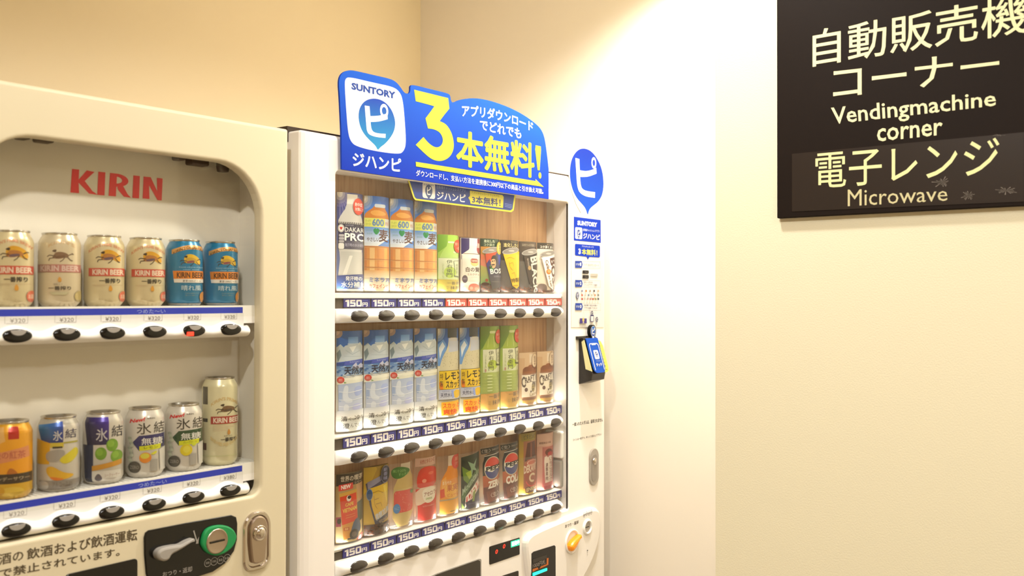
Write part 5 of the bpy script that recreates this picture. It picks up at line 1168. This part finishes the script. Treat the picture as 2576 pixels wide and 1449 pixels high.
def apple(g):
    g.poly(smooth_poly([(.48, 0), (.86, 0), (.88, .12), (1, .26), (1, .96), (.12, .98), (.14, .40), (.28, .28), (.46, .14)], 1), 'c8ac6a', 'd2b470'); g.rect(.48, 0, .88, .12, 'd9c8b0')
    g.poly(smooth_poly([(.04, .10), (.25, .045), (.60, .05), (.92, .11), (.70, .20), (.35, .24), (.10, .20)], 2), '3f7a2a'); g.t('果汁20%', .12, .085, .70, .135, '8fbf6a', .02); g.t('すっきり', .38, .145, .82, .19, '8fbf6a', .02)
    g.rr(.18, .42, 1.0, .76, .12, 'd83a30', None, .06)
    R = random.Random(2)
    for i in range(26): g.ell(R.uniform(.22, .98), R.uniform(.44, .74), .016, .007, 'ec8a70', n=6)
    g.poly(smooth_poly([(.86, .43), (1, .44), (1, .50), (.88, .49)], 1), '5a8a3a'); g.ell(.30, .69, .15, .075, '3a7ab8'); g.t('りんご', .20, .665, .40, .71, '9ac4e0', .02)
def acerola(g):
    g.rect(.04, 0, .96, .13, 'e0b4a0'); g.text('天然ビタミンC', (.25, .035), (.90, .01), (.25, .10), (.90, .075), 'b0503e', .03)
    g.poly(smooth_poly([(.22, .18), (.55, .13), (.95, .16), (1, .24), (1, .48), (.16, .48), (.10, .34)], 1), 'dc3a24', 'd83020'); g.ell(.45, .36, .10, .03, 'f09a80'); g.ell(.75, .25, .12, .025, 'ea6a50')
    g.poly([(.05, .48), (1, .46), (1, .98), (.16, .98), (.16, .78)], 'd83020', 'cc2418'); g.poly(smooth_poly([(.05, .47), (1, .45), (1, .58), (.6, .68), (.2, .74), (.05, .72)], 1), 'e6c8b0'); g.poly(smooth_poly([(.35, .48), (.95, .46), (.98, .62), (.85, .70), (.55, .72), (.38, .64)], 2), 'efe2d0')
    g.text('アセロラ', (.44, .545), (.96, .525), (.44, .61), (.96, .59), '8a2a20', .035); g.t('DRINK', .52, .63, .82, .66, '8aa050', .03); g.t('もぎたての味わい', .38, .745, .92, .77, 'eba894', .02); g.rect(.02, .48, .06, .9, 'd9a890')
def orange_d(g):
    g.poly(smooth_poly([(.52, .04), (.86, .04), (.88, .20), (1.0, .32), (1.0, .97), (.10, .97), (.12, .44), (.30, .32), (.48, .22)], 1), 'e8861c', 'ea9a24'); g.rect(.50, 0, .88, .17, 'e2cdb8'); g.poly([(.2, .40), (.4, .34), (.45, .5), (.2, .56)], 'f0a848')
    g.t('まろやか', .24, .42, .66, .48, 'f6dcb8', .03); g.poly(smooth_poly([(.30, .50), (.95, .46), (1, .70), (.7, .74), (.34, .68)], 1), 'f0b040'); g.t('果実', .44, .485, .96, .60, 'b8501c', .03); g.t('ピューレ', .46, .63, 1.02, .69, 'd06a20', .025); g.poly([(.12, .56), (.32, .54), (.34, .68), (.14, .70)], 'd84a24')
    g.rect(.08, .725, 1, .745, 'b0a07a'); g.rect(.1, .75, 1, .97, 'eda428', 'f0b040'); g.ell(.88, .115, .22, .125, 'd84034'); g.vt('果汁', .80, .04, .98, .19, 'f0a890', .02); g.rect(.6, .93, .95, .945, '8a7a3a')
def dew(g):
    g.poly([(.08, .06), (.98, .0), (1, .96), (.08, 1)], '22301e', '1a2418'); g.poly([(.12, .22), (.45, .30), (.60, .40), (.45, .55), (.2, .46)], '6a8a2a'); g.poly([(.30, .34), (.55, .30), (.62, .40), (.48, .46)], 'a4b83a'); g.poly([(.40, .14), (.70, .20), (.86, .10), (.75, .26), (.90, .34), (.66, .30), (.60, .42), (.55, .26)], '8aa888')
    g.poly([(.10, .72), (.5, .45), (.96, .26), (.98, .36), (.5, .62), (.14, .84)], '4a6a40'); g.text('Mountain', (.14, .62), (.96, .26), (.14, .74), (.98, .40), 'a8b8a0', .02)
    g.poly([(.30, .76), (.96, .47), (.96, .66), (.26, .96)], 'e4d8cc'); g.poly([(.34, .77), (.94, .50), (.94, .64), (.30, .92)], 'c4262a'); g.text('DEW', (.38, .73), (1.08, .44), (.40, .87), (1.08, .58), 'efe4da', .045)
    g.poly([(.28, .86), (.98, .76), (.98, .94), (.40, .985)], '2c2444'); g.t('マウンテンデュー', .42, .875, .95, .905, '8a84a8', .02); g.poly([(.66, .70), (.8, .64), (.72, .86), (.62, .86)], '8a9a4a'); g.poly([(.1, .86), (.25, .94), (.12, .99)], '7a9a3a')
def pepsi(zero):
    def d(g):
        g.poly([(.0, .03), (.98, .0), (.98, .105), (.04, .125)], '201a18'); g.text('〈生〉', (.06, .045), (.52, .035), (.06, .11), (.52, .10), 'c9beb4', .015); g.t('Japan cola', .58, .035, .98, .08, '9a9086', .02)
        g.poly(smooth_poly([(.22, .13), (.96, .10), (1, .20), (1, .97), (.22, .99), (.16, .80), (.10, .30), (.18, .22)], 1), '1a1a1c' if zero else '1c1e30'); g.poly([(.2, .155), (.97, .125), (.97, .138), (.2, .17)], 'cfc8c0')
        g.poly([(.12, .50), (1, .47), (1, .78), (.15, .82)], 'c8602a', '8a3a26'); g.poly([(.16, .70), (1, .66), (1, .965), (.20, .985)], '6a2a22', '4a1e1a'); g.poly([(.3, .78), (.7, .74), (.8, .94), (.4, .96)], '7a3a2c')
        g.ell(.62, .375, .43, .20, 'd0c4ae'); g.ell(.62, .375, .395, .183, 'efe8dc')
        P = ell(.62, .375, .395, .183, 24, 190, 350); g.poly(P+[(.80, .335), (.6, .345), (.42, .335)], 'd8463a'); P = ell(.62, .375, .395, .183, 24, 12, 170); g.poly(P+[(.42, .43), (.6, .445), (.82, .40)], '1f2f86')
        g.text('PEPSI', (.28, .35), (1.20, .315), (.28, .43), (1.20, .40), '1c1a1a', .05)
        if zero: g.text('ZERO', (.38, .60), (1.16, .57), (.38, .73), (1.16, .70), 'efe4d8', .055)
        else: g.text('COLA', (.30, .585), (1.15, .56), (.30, .73), (1.15, .705), 'efe4d8', .055)
        g.text('〈生〉', (.52, .80), (.95, .785), (.52, .885), (.95, .87), 'd9c4b8', .015)
    return d
def deka(g):
    g.rect(0, 0, 1, 1, 'b0902a', 'caa02c'); g.rect(.12, .0, .95, .13, '9a8626'); g.t('ビタミンC', .25, .02, .9, .10, '54480f', .035); g.rect(.24, .13, 1, .90, 'a86a48', 'a05a3c')
    g.poly([(.45, .16), (.90, .14), (.98, .44), (.30, .46)], '5a2416', '4a1c12'); g.rect(.62, .16, .70, .40, '8a4a30'); g.poly(smooth_poly([(.28, .44), (1, .42), (1, .96), (.36, .98), (.28, .80)], 1), 'b04a34', '8a3a28'); g.ell(.72, .49, .30, .045, 'c8604a'); g.ring(.72, .49, .30, .045, .2, 'e0b09a')
    g.text('DEKAVITA', (.26, .53), (1.22, .49), (.26, .66), (1.22, .61), 'e8cdb4', .04); g.ring(.74, .735, .20, .075, .45, 'e2c9a8', 20, 60, 330); g.ring(.72, .735, .40, .15, .16, 'd0403a', 20, 20, 160); g.rect(.34, .88, 1, .97, '5a2818'); g.text('ENERGY', (.40, .895), (1.2, .86), (.40, .955), (1.2, .92), 'd8c090', .03)
def ichigo(g):
    g.rect(0, .0, 1, 1, 'd8a898', 'c88a80'); g.rect(.0, .0, 1, .22, 'd9b0a0'); g.t('期間限定の味', .12, .145, .80, .185, '5a2a22', .025)
    g.rect(.30, .24, 1, .95, 'b86a62', 'c25a60'); g.poly(smooth_poly([(.42, .33), (.6, .27), (.8, .28), (.95, .34), (.8, .40), (.55, .40)], 1), '6a2a22'); g.ell(.75, .37, .15, .04, 'b83028'); g.poly([(.42, .42), (.52, .40), (.62, .43), (.75, .40), (.88, .42), (.90, .86), (.46, .88), (.40, .5)], 'ecd8cc')
    g.vt('いちごミルク', .70, .43, .90, .86, '9a2a32', .02); g.vt('濃厚果肉', .48, .52, .62, .84, '7a3a3a', .02); g.rect(.38, .93, .95, .99, 'a83a4a')
R1, R2, R3 = 'drink samples on the top row', 'drink samples on the middle row', 'drink samples on the bottom row'
S1 = [('dakara', dakara, .2195, 'b8b8c8', 'sports drink sample with grey bottle, navy label and red oval, top row left end'),
 ('barley', barley, .2185, 'e8d8bc', 'amber barley tea sample with yellow 600 label next to the grey sports bottle'),
 ('barley', barley, .2185, None, 'amber barley tea sample with 600 label, the middle one of three'),
 ('barley', barley, .2185, None, 'amber barley tea sample with 600 label, beside the short green tea'),
 ('iemon_s', iemon_short, .144, 'a8c060', 'short green tea bottle sample, left of the milk tea on the top row'),
 ('milk', milk_tea, .142, '8a6a60', 'white milk tea bottle sample with purple background on the top row'),
 ('rainbow', boss_rainbow, .142, '3a3a30', 'rainbow striped coffee can sample with gold medal on the top row'),
 ('yellow', boss_yellow, .142, '3a2a20', 'yellow coffee can sample on brown beans background on the top row'),
 ('black', boss_black, .142, '4a3a30', 'black coffee can sample with big vertical lettering on the top row'),
 ('cafe', boss_cafe, .142, 'd8c8b4', 'cream white coffee can sample at the right end of the top row')]
S2 = [('water', water, .2235, 'd8d8d8', 'blue mineral water sample at the left end of the middle row'),
 ('water', water, .2235, None, 'blue mineral water sample, second from the left end of middle row'),
 ('water', water, .2235, None, 'blue mineral water sample, third from the left end of middle row'),
 ('water', water, .2235, None, 'blue mineral water sample touching the lemon drink in middle row'),
 ('squash', squash, .221, 'd8d0b4', 'lemon drink sample with black cap, beside the blue mineral water'),
 ('squash', squash, .221, None, 'lemon drink sample with black cap, beside the tall green tea'),
 ('iemon_t', iemon_tall, .2225, 'a0b050', 'tall green tea sample standing next to the lemon drink'),
 ('iemon_t', iemon_tall, .2225, None, 'tall green tea sample standing next to the brown latte bottle'),
 ('craft', craft, .147, 'c8a684', 'brown latte bottle sample with cream label, beside the tall green tea'),
 ('craft', craft, .147, None, 'brown latte bottle sample at the right end of the middle row')]
S3 = [('viet', viet, .153, 'b09868', 'red and gold coffee sample with NEW flash, bottom row left end'),
 ('gold', boss_gold, .157, 'a88a30', 'gold and navy coffee can sample on the bottom row'),
 ('apple', apple, .153, None, 'pale apple drink sample with red label and green leaf'),
 ('acerola', acerola, .156, None, 'red acerola drink sample with white label on the bottom row'),
 ('orange', orange_d, .150, None, 'orange fruit drink bottle sample with red oval on the bottom row'),
 ('dew', dew, .146, None, 'dark green can sample with red slanted lettering on the bottom row'),
 ('pepsi0', pepsi(True), .1535, None, 'cola can sample reading ZERO beside the dark green can'),
 ('pepsi1', pepsi(False), .1535, None, 'cola can sample reading COLA beside the yellow-backed vitamin drink'),
 ('deka', deka, .170, 'b89a3a', 'brown vitamin drink bottle sample on yellow background, bottom row'),
 ('ichigo', ichigo, .160, 'd0a090', 'pink strawberry milk sample at the right end of the bottom row')]
for row, z, gname in ((S1, 1.4988, R1), (S2, 1.1918, R2), (S3, .9508, R3)):
    for k, (kind, ds, H, base, lb) in enumerate(row):
        sample(kind, ds, H, (1.4765+.0816*k, 1.6015, z), lb, gname, base)
